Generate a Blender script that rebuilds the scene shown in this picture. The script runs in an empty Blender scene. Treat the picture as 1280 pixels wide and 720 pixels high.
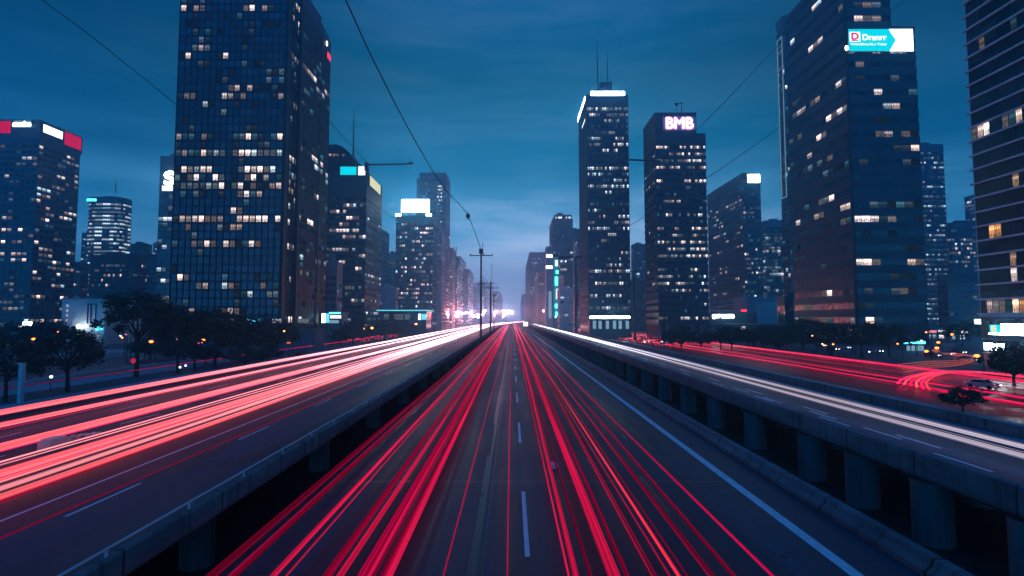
import bpy, math, random
from mathutils import Vector, Matrix
R = math.radians
S = bpy.context.scene
COL = S.collection
random.seed(11)

# ------------------------------------------------------------------ camera
F = 651.0                       # focal length in pixels of the 1280 px wide photograph
PITCH = math.atan(38.0 / F)
CAMZ = 8.0
cam = bpy.data.cameras.new('camera')
cam.sensor_width = 36.0
cam.lens = 36.0 * F / 1280.0
cam.clip_start = 0.2
cam.clip_end = 20000
cam_o = bpy.data.objects.new('camera', cam)
cam_o.location = (0, 0, CAMZ)
cam_o.rotation_euler = (R(90) + PITCH, 0, 0)
COL.objects.link(cam_o)
S.camera = cam_o

# ------------------------------------------------------------------ sky
W_ = bpy.data.worlds.new('World')
S.world = W_
W_.use_nodes = True
nt = W_.node_tree
nt.nodes.clear()
N = nt.nodes.new
L = nt.links.new


def nmath(tree, op, a, b=None, clamp=False):
    n = tree.nodes.new('ShaderNodeMath')
    n.operation = op
    n.use_clamp = clamp
    for i, v in enumerate((a, b)):
        if v is None:
            continue
        if isinstance(v, (int, float)):
            n.inputs[i].default_value = v
        else:
            tree.links.new(v, n.inputs[i])
    return n.outputs[0]


def nmix(tree, fac, a, b, blend='MIX'):
    n = tree.nodes.new('ShaderNodeMix')
    n.data_type = 'RGBA'
    n.blend_type = blend
    for sock, v in ((n.inputs[0], fac), (n.inputs[6], a), (n.inputs[7], b)):
        if isinstance(v, (int, float)):
            sock.default_value = v
        elif isinstance(v, tuple):
            sock.default_value = (v[0], v[1], v[2], 1)
        else:
            tree.links.new(v, sock)
    return n.outputs[2]


def nramp(tree, fac, stops):
    n = tree.nodes.new('ShaderNodeValToRGB')
    tree.links.new(fac, n.inputs[0])
    el = n.color_ramp.elements
    while len(el) < len(stops):
        el.new(0.5)
    for e, (p, c) in zip(el, stops):
        e.position = p
        e.color = (c[0], c[1], c[2], 1)
    return n.outputs[0]


def nnoise(tree, vec, scale, detail=4, rough=0.55):
    n = tree.nodes.new('ShaderNodeTexNoise')
    n.inputs['Scale'].default_value = scale
    n.inputs['Detail'].default_value = detail
    n.inputs['Roughness'].default_value = rough
    if vec is not None:
        tree.links.new(vec, n.inputs['Vector'])
    return n.outputs[0]


SUN_EL, SUN_AZ = R(1.0), R(0)
sky = N('ShaderNodeTexSky')
sky.sky_type = 'NISHITA'
sky.sun_disc = False
sky.sun_elevation = SUN_EL
sky.sun_rotation = SUN_AZ
tc = N('ShaderNodeTexCoord')
sep = N('ShaderNodeSeparateXYZ')
L(tc.outputs['Generated'], sep.inputs[0])
zz = nmath(nt, 'MAXIMUM', sep.outputs[2], 0.0)
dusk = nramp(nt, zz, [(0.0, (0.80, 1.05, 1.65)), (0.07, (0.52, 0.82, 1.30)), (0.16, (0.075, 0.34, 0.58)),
                      (0.27, (0.001, 0.130, 0.25)), (0.42, (0.0001, 0.066, 0.125)), (0.60, (0.0002, 0.060, 0.17)), (0.8, (0.0, 0.10, 0.30)), (1.0, (0.0, 0.12, 0.36))])  # top stops, out of view, brightened to put blue light on road and roofs
# darker to the sides, the last light straight up the road
az = N('ShaderNodeMath'); az.operation = 'ARCTAN2'
L(sep.outputs[0], az.inputs[0]); L(sep.outputs[1], az.inputs[1])
side = nmath(nt, 'ABSOLUTE', nmath(nt, 'ADD', az.outputs[0], -0.04))
sidef = nramp(nt, nmath(nt, 'DIVIDE', side, 3.1416), [(0.0, (1, 1, 1)), (0.07, (0.86, 0.92, 0.93)), (0.15, (0.36, 0.58, 0.60)), (0.27, (0.06, 0.42, 0.55)), (0.5, (0.04, 0.55, 0.85)), (1.0, (0.03, 0.65, 1.1))])  # unseen sky behind the camera brightened to light the front facades
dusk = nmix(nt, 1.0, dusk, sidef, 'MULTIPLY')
# thin cloud bands low over the road
mp = N('ShaderNodeMapping')
mp.inputs['Scale'].default_value = (1.3, 1.3, 8.0)
mp.inputs['Location'].default_value = (.35, 0, .4)
L(tc.outputs['Generated'], mp.inputs[0])
cn = nnoise(nt, mp.outputs[0], 1.9, 6, 0.6)
cm = nramp(nt, cn, [(0.42, (0, 0, 0)), (0.62, (1, 1, 1))])
low = nramp(nt, zz, [(0.03, (0.2, 0.2, 0.2)), (0.10, (0.85, 0.85, 0.85)), (0.17, (0.45, 0.45, 0.45)), (0.25, (0.05, 0.05, 0.05)), (0.40, (0.02, 0.02, 0.02))])
cfac = nmath(nt, 'MULTIPLY', cm, low)
cloudc = nmix(nt, 1.0, (0.70, 0.86, 1.20), sidef, 'MULTIPLY')
dusk = nmix(nt, cfac, dusk, cloudc)
nish = nmix(nt, 1.0, sky.outputs[0], (0.0004, 0.005, 0.010), 'MULTIPLY')
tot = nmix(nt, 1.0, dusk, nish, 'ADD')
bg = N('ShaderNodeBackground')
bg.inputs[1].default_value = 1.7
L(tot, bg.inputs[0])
out = N('ShaderNodeOutputWorld')
L(bg.outputs[0], out.inputs[0])

# the afterglow, a very weak and very soft sun lamp
sl = bpy.data.lights.new('sun', 'SUN')
sl.energy = 0.03
sl.angle = R(25)
sl.color = (1.0, 0.93, 0.86)
so = bpy.data.objects.new('sun', sl)
so.rotation_euler = (R(-84), 0, 0)
so.location = (0, 0, 300)
COL.objects.link(so)

S.view_settings.view_transform = 'Standard'
S.view_settings.look = 'None'
S.view_settings.exposure = 0.1
S.view_settings.gamma = 1.0
S.view_settings.use_curve_mapping = False
S.render.engine = 'CYCLES'
cy = S.cycles
cy.use_denoising = True
cy.max_bounces = 4
cy.diffuse_bounces = 2
cy.glossy_bounces = 2
cy.transmission_bounces = 2
cy.volume_bounces = 0
cy.sample_clamp_indirect = 3.0
cy.sample_clamp_direct = 0.0
cy.caustics_reflective = False
cy.caustics_refractive = False
HAZE_DENSITY = 0.0009

# ------------------------------------------------------------------ materials
MATS = {}


def pbr(name, col, rough=0.6, spec=0.4, metal=0.0, var=0.0, vscale=1.0, bump=0.0, bscale=8.0, col2=None, stretch=None):
    m = bpy.data.materials.new(name)
    m.use_nodes = True
    t = m.node_tree
    b = t.nodes['Principled BSDF']
    b.inputs['Roughness'].default_value = rough
    b.inputs['Specular IOR Level'].default_value = spec
    b.inputs['Metallic'].default_value = metal
    b.inputs['Base Color'].default_value = (*col, 1)
    if var or bump:
        g = t.nodes.new('ShaderNodeNewGeometry')
        v = g.outputs['Position']
        if stretch:
            mp = t.nodes.new('ShaderNodeMapping')
            mp.inputs['Scale'].default_value = stretch
            t.links.new(v, mp.inputs[0])
            v = mp.outputs[0]
        if var:
            n1 = nnoise(t, v, vscale, 6, 0.6)
            c2 = col2 or tuple(c * (1 + var) for c in col)
            c1 = tuple(c * (1 - var) for c in col)
            c = nramp(t, n1, [(0.32, c1), (0.68, c2)])
            t.links.new(c, b.inputs['Base Color'])
        if bump:
            n2 = nnoise(t, g.outputs['Position'], bscale, 4, 0.6)
            bp = t.nodes.new('ShaderNodeBump')
            bp.inputs['Strength'].default_value = bump
            bp.inputs['Distance'].default_value = 0.05
            t.links.new(n2, bp.inputs['Height'])
            t.links.new(bp.outputs[0], b.inputs['Normal'])
    MATS[name] = m
    return m


def glow(name, col, strength, sample=True):
    key = name
    if key in MATS:
        return MATS[key]
    m = bpy.data.materials.new(name)
    m.use_nodes = True
    t = m.node_tree
    t.nodes.clear()
    e = t.nodes.new('ShaderNodeEmission')
    e.inputs[0].default_value = (*col, 1)
    e.inputs[1].default_value = strength
    o = t.nodes.new('ShaderNodeOutputMaterial')
    t.links.new(e.outputs[0], o.inputs[0])
    if not sample:
        m.cycles.emission_sampling = 'NONE'
    MATS[key] = m
    return m


def asphalt(name, base):
    m = pbr(name, base, rough=0.55, spec=0.22)
    t = m.node_tree
    b = t.nodes['Principled BSDF']
    g = t.nodes.new('ShaderNodeNewGeometry')
    mp = t.nodes.new('ShaderNodeMapping')
    mp.inputs['Scale'].default_value = (1.0, 0.03, 1.0)
    t.links.new(g.outputs['Position'], mp.inputs[0])
    tracks = nnoise(t, mp.outputs[0], 0.9, 4, 0.6)      # wear along the lanes
    grain = nnoise(t, g.outputs['Position'], 9.0, 6, 0.75)
    big = nnoise(t, g.outputs['Position'], 0.16, 5, 0.6)
    mixv = nmath(t, 'ADD', nmath(t, 'MULTIPLY', tracks, 0.5), nmath(t, 'ADD', nmath(t, 'MULTIPLY', grain, 0.25), nmath(t, 'MULTIPLY', big, 0.25)))
    c = nramp(t, mixv, [(0.36, tuple(x * 0.5 for x in base)), (0.5, base), (0.64, tuple(x * 1.8 for x in base))])
    mp2 = t.nodes.new('ShaderNodeMapping'); mp2.inputs['Scale'].default_value = (0.28, 0.045, 1.0); t.links.new(g.outputs['Position'], mp2.inputs[0])
    vo = t.nodes.new('ShaderNodeTexVoronoi'); vo.distance = 'CHEBYCHEV'; vo.inputs['Scale'].default_value = 1.0; t.links.new(mp2.outputs[0], vo.inputs['Vector'])
    pt = nramp(t, vo.outputs['Color'], [(.3, (.72, .72, .72)), (.75, (1.18, 1.18, 1.18))])
    c = nmix(t, 1.0, c, pt, 'MULTIPLY')
    wv = t.nodes.new('ShaderNodeVectorMath'); wv.operation = 'ADD'
    nz = t.nodes.new('ShaderNodeTexNoise'); nz.inputs['Scale'].default_value = 1.3; t.links.new(g.outputs['Position'], nz.inputs['Vector'])
    t.links.new(g.outputs['Position'], wv.inputs[0]); t.links.new(nz.outputs['Color'], wv.inputs[1])
    ve = t.nodes.new('ShaderNodeTexVoronoi'); ve.feature = 'DISTANCE_TO_EDGE'; ve.inputs['Scale'].default_value = .22; t.links.new(wv.outputs[0], ve.inputs['Vector'])
    cr = nmath(t, 'MULTIPLY', nmath(t, 'LESS_THAN', ve.outputs['Distance'], .006), nmath(t, 'GREATER_THAN', big, .52))
    c = nmix(t, nmath(t, 'MULTIPLY', cr, .7), c, (.01, .01, .011))
    t.links.new(c, b.inputs['Base Color'])
    rr = nramp(t, mixv, [(0.36, (0.36,) * 3), (0.62, (0.62,) * 3)])
    t.links.new(rr, b.inputs['Roughness'])
    bp = t.nodes.new('ShaderNodeBump')
    bp.inputs['Strength'].default_value = 0.35
    bp.inputs['Distance'].default_value = 0.012
    t.links.new(nnoise(t, g.outputs['Position'], 26.0, 3, 0.7), bp.inputs['Height'])
    t.links.new(bp.outputs[0], b.inputs['Normal'])
    return m


asphalt('asphalt', (0.022, 0.042, 0.06))
asphalt('asphalt_grey', (0.042, 0.085, 0.115))
asphalt('asphalt_old', (0.036, 0.052, 0.068))
pbr('tar', (0.022, 0.022, 0.024), 0.35, var=0.3, vscale=3)
pbr('paint', (0.72, 0.73, 0.74), 0.5, var=0.22, vscale=2.2, col2=(0.80, 0.80, 0.80))
pbr('concrete', (0.24, 0.24, 0.235), 0.8, 0.3, var=0.32, vscale=0.5, bump=0.3, bscale=5, stretch=(1, 0.6, 2.2))
def jointed(m, step):
    t = m.node_tree; b = t.nodes['Principled BSDF']
    g = t.nodes.new('ShaderNodeNewGeometry'); sp_ = t.nodes.new('ShaderNodeSeparateXYZ'); t.links.new(g.outputs['Position'], sp_.inputs[0])
    j = nmath(t, 'LESS_THAN', nmath(t, 'FRACT', nmath(t, 'DIVIDE', sp_.outputs[1], step)), .02)
    mp = t.nodes.new('ShaderNodeMapping'); mp.inputs['Scale'].default_value = (.3, 2.2, .12); t.links.new(g.outputs['Position'], mp.inputs[0])
    st = nramp(t, nnoise(t, mp.outputs[0], 1.0, 5, .7), [(.5, (1, 1, 1)), (.68, (.42, .42, .42))])
    src = b.inputs['Base Color'].links[0].from_socket
    c = nmix(t, 1.0, src, st, 'MULTIPLY')
    t.links.new(nmix(t, nmath(t, 'MULTIPLY', j, .85), c, (.012, .012, .012)), b.inputs['Base Color'])


jointed(pbr('concrete_rail', (0.13, 0.135, 0.14), 0.8, 0.3, var=0.32, vscale=0.5, bump=0.3, bscale=5, stretch=(1, 0.6, 2.2)), 5.5)
pbr('concrete_dark', (0.15, 0.15, 0.15), 0.85, 0.25, var=0.35, vscale=0.6, bump=0.3, stretch=(2.5, 2.5, 0.35))
pbr('concrete_pale', (0.5, 0.5, 0.5), 0.8, 0.3, var=0.15, vscale=0.2)
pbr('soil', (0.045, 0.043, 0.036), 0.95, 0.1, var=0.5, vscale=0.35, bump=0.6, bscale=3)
pbr('ground', (0.11, 0.115, 0.12), 0.9, 0.2, var=0.4, vscale=0.06, bump=0.2)
pbr('paving', (0.34, 0.35, 0.36), 0.8, 0.2, var=0.25, vscale=0.3)
pbr('metal_dark', (0.03, 0.03, 0.034), 0.5, 0.4, 0.3)
pbr('metal_grey', (0.3, 0.3, 0.32), 0.45, 0.4, 0.6)
pbr('cable', (0.012, 0.012, 0.014), 0.7, 0.2)
pbr('bark', (0.05, 0.038, 0.03), 0.9, 0.1, var=0.3, vscale=3)
pbr('leaf', (0.035, 0.055, 0.03), 0.75, 0.2, var=0.4, vscale=0.8)
pbr('leaf_dark', (0.022, 0.034, 0.022), 0.8, 0.2, var=0.4, vscale=0.8)
pbr('rubber', (0.015, 0.015, 0.015), 0.8, 0.2)
pbr('car_dark', (0.02, 0.022, 0.03), 0.25, 0.5)
pbr('car_silver', (0.4, 0.41, 0.43), 0.3, 0.5, 0.4)
pbr('car_cream', (0.75, 0.66, 0.52), 0.3, 0.5)
pbr('car_red', (0.32, 0.03, 0.03), 0.3, 0.5)
pbr('car_glass', (0.01, 0.012, 0.015), 0.08, 0.5)
pbr('red_paint', (0.62, 0.005, 0.06), 0.5, 0.4)
pbr('wall_white', (0.55, 0.55, 0.55), 0.8, 0.3, var=0.12, vscale=0.15)
pbr('wall_mauve', (0.26, 0.30, 0.35), 0.8, 0.3, var=0.15, vscale=0.1)
pbr('roof_felt', (0.06, 0.06, 0.065), 0.9, 0.2, var=0.2)
for nm, c in (('frame_black', (0.008, 0.011, 0.016)), ('frame_dark', (0.03, 0.045, 0.062)), ('frame_mid', (0.065, 0.088, 0.11)), ('frame_grey', (0.14, 0.165, 0.19)), ('frame_pale', (0.46, 0.5, 0.54))):
    pbr(nm, c, 0.55, 0.35, var=0.2, vscale=0.2)


def glass(name, dark, light, rough, sx, sz):
    """Unlit office glazing: drawn blinds and empty rooms make some panes paler than others."""
    m = pbr(name, dark, rough, 0.5)
    t = m.node_tree
    b = t.nodes['Principled BSDF']
    g = t.nodes.new('ShaderNodeNewGeometry')
    s = t.nodes.new('ShaderNodeSeparateXYZ')
    t.links.new(g.outputs['Position'], s.inputs[0])
    h = nmath(t, 'ADD', s.outputs[0], s.outputs[1])
    cb = t.nodes.new('ShaderNodeCombineXYZ')
    t.links.new(nmath(t, 'FLOOR', nmath(t, 'DIVIDE', h, sx)), cb.inputs[0])
    t.links.new(nmath(t, 'FLOOR', nmath(t, 'DIVIDE', s.outputs[2], sz)), cb.inputs[1])
    wn = t.nodes.new('ShaderNodeTexWhiteNoise')
    wn.noise_dimensions = '3D'
    t.links.new(cb.outputs[0], wn.inputs[0])
    # vertical blind slats
    sl_ = nmath(t, 'FRACT', nmath(t, 'DIVIDE', h, 0.55))
    slat = nmath(t, 'GREATER_THAN', sl_, 0.35)
    f = nmath(t, 'MULTIPLY', nmath(t, 'POWER', wn.outputs[0], 2.2), nmath(t, 'ADD', nmath(t, 'MULTIPLY', slat, 0.7), 0.3))
    c = nmix(t, f, dark, light)
    t.links.new(c, b.inputs['Base Color'])
    bp = t.nodes.new('ShaderNodeBump')
    bp.inputs['Strength'].default_value = 0.12
    bp.inputs['Distance'].default_value = 0.2
    t.links.new(nnoise(t, g.outputs['Position'], 0.3, 2, 0.5), bp.inputs['Height'])
    t.links.new(bp.outputs[0], b.inputs['Normal'])
    return m


glass('glass_dark', (0.012, 0.02, 0.028), (0.08, 0.12, 0.15), 0.16, 4.5, 3.25)
glass('glass_blue', (0.035, 0.06, 0.08), (0.10, 0.15, 0.19), 0.14, 5.2, 3.25)
glass('glass_black', (0.006, 0.010, 0.015), (0.04, 0.055, 0.07), 0.22, 3.5, 3.5)
glass('glass_teal', (0.02, 0.05, 0.055), (0.12, 0.22, 0.23), 0.16, 3.0, 3.5)
glass('glass_grey', (0.05, 0.055, 0.06), (0.15, 0.16, 0.17), 0.3, 3.0, 3.5)


def litwin(name, warm, cool, lo, hi, coolbias=0.5):
    """A lit office window: ceiling lights, furniture and blinds seen through one pane."""
    m = bpy.data.materials.new(name)
    m.use_nodes = True
    t = m.node_tree
    t.nodes.clear()
    oi = t.nodes.new('ShaderNodeObjectInfo')
    g = t.nodes.new('ShaderNodeNewGeometry')
    rnd = nmath(t, 'FRACT', nmath(t, 'ADD', oi.outputs['Random'], g.outputs['Random Per Island']))
    rnd2 = nmath(t, 'FRACT', nmath(t, 'MULTIPLY', rnd, 17.31))
    rnd3 = nmath(t, 'FRACT', nmath(t, 'MULTIPLY', rnd, 91.7))
    uv = t.nodes.new('ShaderNodeUVMap')
    s = t.nodes.new('ShaderNodeSeparateXYZ')
    t.links.new(uv.outputs[0], s.inputs[0])
    U, V = s.outputs[0], s.outputs[1]
    cb = t.nodes.new('ShaderNodeCombineXYZ')
    t.links.new(nmath(t, 'MULTIPLY', U, 1.6), cb.inputs[0])
    t.links.new(V, cb.inputs[1])
    t.links.new(nmath(t, 'MULTIPLY', rnd, 60.0), cb.inputs[2])
    n1 = nnoise(t, cb.outputs[0], 3.2, 3, 0.6)
    furn0 = nramp(t, n1, [(0.40, (0.10,) * 3), (0.56, (1, 1, 1))])
    high = nmath(t, 'GREATER_THAN', V, nmath(t, 'ADD', .22, nmath(t, 'MULTIPLY', rnd2, .3)))
    furn = nmath(t, 'MAXIMUM', nmath(t, 'MULTIPLY', furn0, .8), nmath(t, 'MULTIPLY', high, nmath(t, 'ADD', .45, nmath(t, 'MULTIPLY', V, .5))))
    mull = nmath(t, 'GREATER_THAN', nmath(t, 'FRACT', nmath(t, 'ADD', nmath(t, 'MULTIPLY', U, 4.0), .05)), .12)
    furn = nmath(t, 'MULTIPLY', furn, nmath(t, 'ADD', .25, nmath(t, 'MULTIPLY', mull, .75)))
    # rows of ceiling lights high in the room
    cl = nmath(t, 'MULTIPLY', nmath(t, 'GREATER_THAN', nmath(t, 'FRACT', nmath(t, 'ADD', nmath(t, 'MULTIPLY', U, 3.0), rnd2)), 0.5),
               nmath(t, 'MULTIPLY', nmath(t, 'GREATER_THAN', V, 0.62), nmath(t, 'LESS_THAN', V, 0.84)))
    # a blind part of the way down in some windows
    bl = nmath(t, 'GREATER_THAN', V, nmath(t, 'ADD', 0.35, rnd3))
    pat = nmath(t, 'ADD', nmath(t, 'MULTIPLY', furn, 0.75), nmath(t, 'MULTIPLY', cl, 1.2))
    pat = nmath(t, 'MULTIPLY', pat, nmath(t, 'SUBTRACT', 1.0, nmath(t, 'MULTIPLY', bl, 0.55)))
    st = nmath(t, 'ADD', lo, nmath(t, 'MULTIPLY', nmath(t, 'POWER', rnd3, 3.2), hi - lo))
    col = nmix(t, nmath(t, 'GREATER_THAN', rnd2, coolbias), warm, cool)
    e = t.nodes.new('ShaderNodeEmission')
    t.links.new(col, e.inputs[0])
    t.links.new(nmath(t, 'MULTIPLY', pat, nmath(t, 'MULTIPLY', st, 1.15)), e.inputs[1])
    o = t.nodes.new('ShaderNodeOutputMaterial')
    t.links.new(e.outputs[0], o.inputs[0])
    m.cycles.emission_sampling = 'NONE'
    MATS[name] = m
    return m


litwin('lit_warm', (1.0, 0.72, 0.64), (1.0, 0.84, 0.82), 0.22, 2.6, 0.45)
litwin('lit_mixed', (1.0, 0.80, 0.76), (0.66, 0.86, 1.0), 0.22, 2.6, 0.5)
litwin('lit_cool', (0.80, 0.85, 1.0), (0.52, 0.80, 1.0), 0.2, 2.0, 0.5)
litwin('lit_bright', (0.8, 0.9, 1.0), (0.62, 0.86, 1.0), .7, 2.2, .5)
litwin('lit_dim', (0.14, 0.46, 0.66), (0.36, 0.56, 0.72), 0.03, 0.34, 0.5)
litwin('lit_orange', (1.0, 0.42, 0.16), (1.0, 0.62, 0.4), 0.4, 1.8, 0.5)


# ------------------------------------------------------------------ mesh builder and scene helpers
class MB:
    def __init__(self):
        self.v = []; self.f = []; self.m = []; self.uv = []

    def quad(self, a, b, c, d, mi=0, uv=None):
        n = len(self.v)
        self.v += [tuple(a), tuple(b), tuple(c), tuple(d)]
        self.f.append((n, n + 1, n + 2, n + 3)); self.m.append(mi)

    def obox(self, c, dx, nx, hl, hd, z0, z1, mi=0):
        """box centred at (x, y) with half length hl along dx and half depth hd along nx"""
        n = len(self.v)
        for z in (z0, z1):
            for s, t_ in ((-1, -1), (1, -1), (1, 1), (-1, 1)):
                self.v.append((c[0] + dx[0] * hl * s + nx[0] * hd * t_, c[1] + dx[1] * hl * s + nx[1] * hd * t_, z))
        for q in ((0, 3, 2, 1), (4, 5, 6, 7), (0, 1, 5, 4), (1, 2, 6, 5), (2, 3, 7, 6), (3, 0, 4, 7)):
            self.f.append(tuple(n + i for i in q)); self.m.append(mi)

    def box(self, x0, x1, y0, y1, z0, z1, mi=0):
        self.obox(((x0 + x1) / 2, (y0 + y1) / 2), (1, 0), (0, 1), (x1 - x0) / 2, (y1 - y0) / 2, z0, z1, mi)

    def prism(self, pts, z0, z1, mi=0):
        n = len(self.v); k = len(pts)
        for z in (z0, z1):
            for p in pts:
                self.v.append((p[0], p[1], z))
        for i in range(k):
            j = (i + 1) % k
            self.f.append((n + i, n + j, n + k + j, n + k + i)); self.m.append(mi)
        self.f.append(tuple(n + k - 1 - i for i in range(k))); self.m.append(mi)
        self.f.append(tuple(n + k + i for i in range(k))); self.m.append(mi)

    def tube(self, pts, rad, sides=6, mi=0, flat=None):
        """round (or, with flat=(half width, half height), elliptical) tube along points; rad number or list"""
        P = [Vector(p) for p in pts]
        n0 = len(self.v); k = sides
        for i, p in enumerate(P):
            t_ = (P[min(i + 1, len(P) - 1)] - P[max(i - 1, 0)]).normalized()
            up = Vector((0, 0, 1)) if abs(t_.z) < 0.95 else Vector((0, 1, 0))
            sx = t_.cross(up).normalized(); uy = sx.cross(t_).normalized()
            r = rad[i] if isinstance(rad, (list, tuple)) else rad
            a, b = (flat if flat else (r, r))
            for j in range(k):
                an = 2 * math.pi * (j + 0.5) / k
                self.v.append(tuple(p + sx * a * math.cos(an) + uy * b * math.sin(an)))
        for i in range(len(P) - 1):
            for j in range(k):
                a = n0 + i * k + j; b = n0 + i * k + (j + 1) % k
                self.f.append((a, b, b + k, a + k)); self.m.append(mi)
        self.f.append(tuple(n0 + k - 1 - j for j in range(k))); self.m.append(mi)
        e = n0 + (len(P) - 1) * k
        self.f.append(tuple(e + j for j in range(k))); self.m.append(mi)

    def cyl(self, x, y, r, z0, z1, sides=16, mi=0):
        self.prism([(x + r * math.cos(2 * math.pi * i / sides), y + r * math.sin(2 * math.pi * i / sides)) for i in range(sides)], z0, z1, mi)

    def ball(self, c, r, mi=0, seg=10, rings=6, sc=(1, 1, 1)):
        n = len(self.v)
        for i in range(rings + 1):
            th = math.pi * i / rings
            for j in range(seg):
                ph = 2 * math.pi * j / seg
                self.v.append((c[0] + r * sc[0] * math.sin(th) * math.cos(ph), c[1] + r * sc[1] * math.sin(th) * math.sin(ph), c[2] + r * sc[2] * math.cos(th)))
        for i in range(rings):
            for j in range(seg):
                a = n + i * seg + j; b = n + i * seg + (j + 1) % seg
                self.f.append((a, a + seg, b + seg, b)); self.m.append(mi)

    def build(self, name, mats, parent=None, origin=None, smooth=False):
        if not isinstance(mats, (list, tuple)):
            mats = [mats]
        pl = Vector((0, 0, 0))
        if parent is not None:
            pl = Vector(parent['_o']) if '_o' in parent else Vector((0, 0, 0))
        o_ = Vector(origin) if origin is not None else (pl if parent is not None else Vector((0, 0, 0)))
        me = bpy.data.meshes.new(name)
        me.from_pydata([(x - o_.x, y - o_.y, z - o_.z) for x, y, z in self.v], [], self.f)
        for mm in mats:
            me.materials.append(MATS[mm] if isinstance(mm, str) else mm)
        me.polygons.foreach_set('material_index', self.m)
        if smooth:
            me.polygons.foreach_set('use_smooth', [True] * len(self.f))
        me.update()
        ob = bpy.data.objects.new(name, me)
        COL.objects.link(ob)
        if parent is not None:
            ob.parent = parent
            ob.location = o_ - pl
        else:
            ob.location = o_
        ob['_o'] = tuple(o_)
        return ob


def tag(o, label=None, cat=None, group=None, kind=None):
    if label: o['label'] = label
    if cat: o['category'] = cat
    if group: o['group'] = group
    if kind: o['kind'] = kind
    return o


def thing(name, label, cat, loc, group=None):
    o = bpy.data.objects.new(name, None)
    o.empty_display_size = 1
    o.location = loc
    o['_o'] = tuple(loc)
    COL.objects.link(o)
    return tag(o, label, cat, group)


def copy_tree(o, parent=None):
    c = o.copy()
    COL.objects.link(c)
    if parent is not None:
        c.parent = parent
    for ch in o.children:
        copy_tree(ch, c)
    return c


def P3(px, py, Y):
    """a pixel of the photograph (1280 x 720) at road distance Y, as a point in the world"""
    u = (px - 640) / F; v = (360 - py) / F
    c, s = math.cos(PITCH), math.sin(PITCH)
    t_ = Y / (c - v * s)
    return Vector((u * t_, Y, CAMZ + (s + v * c) * t_))


def text_verts(s, size):
    cu = bpy.data.curves.new('t', 'FONT')
    cu.body = s
    cu.size = size
    cu.align_x = 'CENTER'; cu.align_y = 'CENTER'
    ob = bpy.data.objects.new('t', cu)
    COL.objects.link(ob)
    dg = bpy.context.evaluated_depsgraph_get()
    me = bpy.data.meshes.new_from_object(ob.evaluated_get(dg))
    vs = [v.co.copy() for v in me.vertices]
    fs = [tuple(p.vertices) for p in me.polygons]
    bpy.data.objects.remove(ob); bpy.data.curves.remove(cu); bpy.data.meshes.remove(me)
    return vs, fs


def lettering(s, w, h, centre, dx, nx, mat, parent, bold=0.0, depth=0.25, name='lettering'):
    """flat letters w x h in size, standing on the plane through centre along dx, extruded along nx"""
    vs, fs = text_verts(s, 1.0)
    x0 = min(v.x for v in vs); x1 = max(v.x for v in vs); y0 = min(v.y for v in vs); y1 = max(v.y for v in vs)
    mb = MB()
    offs = [(0, 0)] if not bold else [(-bold, 0), (bold, 0), (0, bold), (0, -bold)]
    k = 0
    for ox, oy in offs:
        n = len(mb.v)
        for v in vs:
            a = ((v.x - x0) / (x1 - x0) - 0.5) * w + ox
            b = ((v.y - y0) / (y1 - y0) - 0.5) * h + oy
            d_ = depth + k * 0.006
            mb.v.append((centre[0] + dx[0] * a + nx[0] * d_, centre[1] + dx[1] * a + nx[1] * d_, centre[2] + b))
        for f in fs:
            mb.f.append(tuple(n + i for i in f)); mb.m.append(0)
        k += 1
    return mb.build(name, mat, parent)


# ------------------------------------------------------------------ the ground and the roads
GZ = -3.7
mb = MB()
mb.quad((-1600, -250, GZ), (1600, -250, GZ), (1600, 2700, GZ), (-1600, 2700, GZ))
tag(mb.build('ground', 'ground'), 'dark city ground between the roads and the towers', kind='structure')
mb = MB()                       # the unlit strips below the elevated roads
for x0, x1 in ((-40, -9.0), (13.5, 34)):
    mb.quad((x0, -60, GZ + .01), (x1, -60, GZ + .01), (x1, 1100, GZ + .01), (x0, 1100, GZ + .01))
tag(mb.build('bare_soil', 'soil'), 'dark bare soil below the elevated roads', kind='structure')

YS = [-60, -30, -10] + [i * 10 for i in range(0, 30)] + [i * 25 for i in range(12, 57)]


def left_off(y):
    t_ = min(max((y - 430) / 900.0, 0), 1)
    return 52 * t_ * t_ * (3 - 2 * t_)


def straight(y):
    return 0.0


def strip(prof, ys, off=straight):
    """a closed cross-section (x, z) carried along the road"""
    mb = MB(); k = len(prof)
    for y in ys:
        o = off(y)
        for x, z in prof:
            mb.v.append((x + o, y, z))
    for i in range(len(ys) - 1):
        for j in range(k):
            a = i * k + j; b = i * k + (j + 1) % k
            mb.f.append((a, a + k, b + k, b)); mb.m.append(0)
    mb.f.append(tuple(range(k))); mb.m.append(0)
    n = (len(ys) - 1) * k
    mb.f.append(tuple(n + k - 1 - j for j in range(k))); mb.m.append(0)
    return mb


def box_prof(x0, x1, z0, z1):
    return [(x0, z0), (x1, z0), (x1, z1), (x0, z1)]


def line(mb, x, w, z, y0, y1, off=straight, step=20):
    y = y0
    while y < y1 - .01:
        ye = min(y + step, y1)
        a, b = off(y), off(ye)
        mb.quad((x - w / 2 + a, y, z), (x + w / 2 + a, y, z), (x + w / 2 + b, ye, z), (x - w / 2 + b, ye, z))
        y = ye


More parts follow.
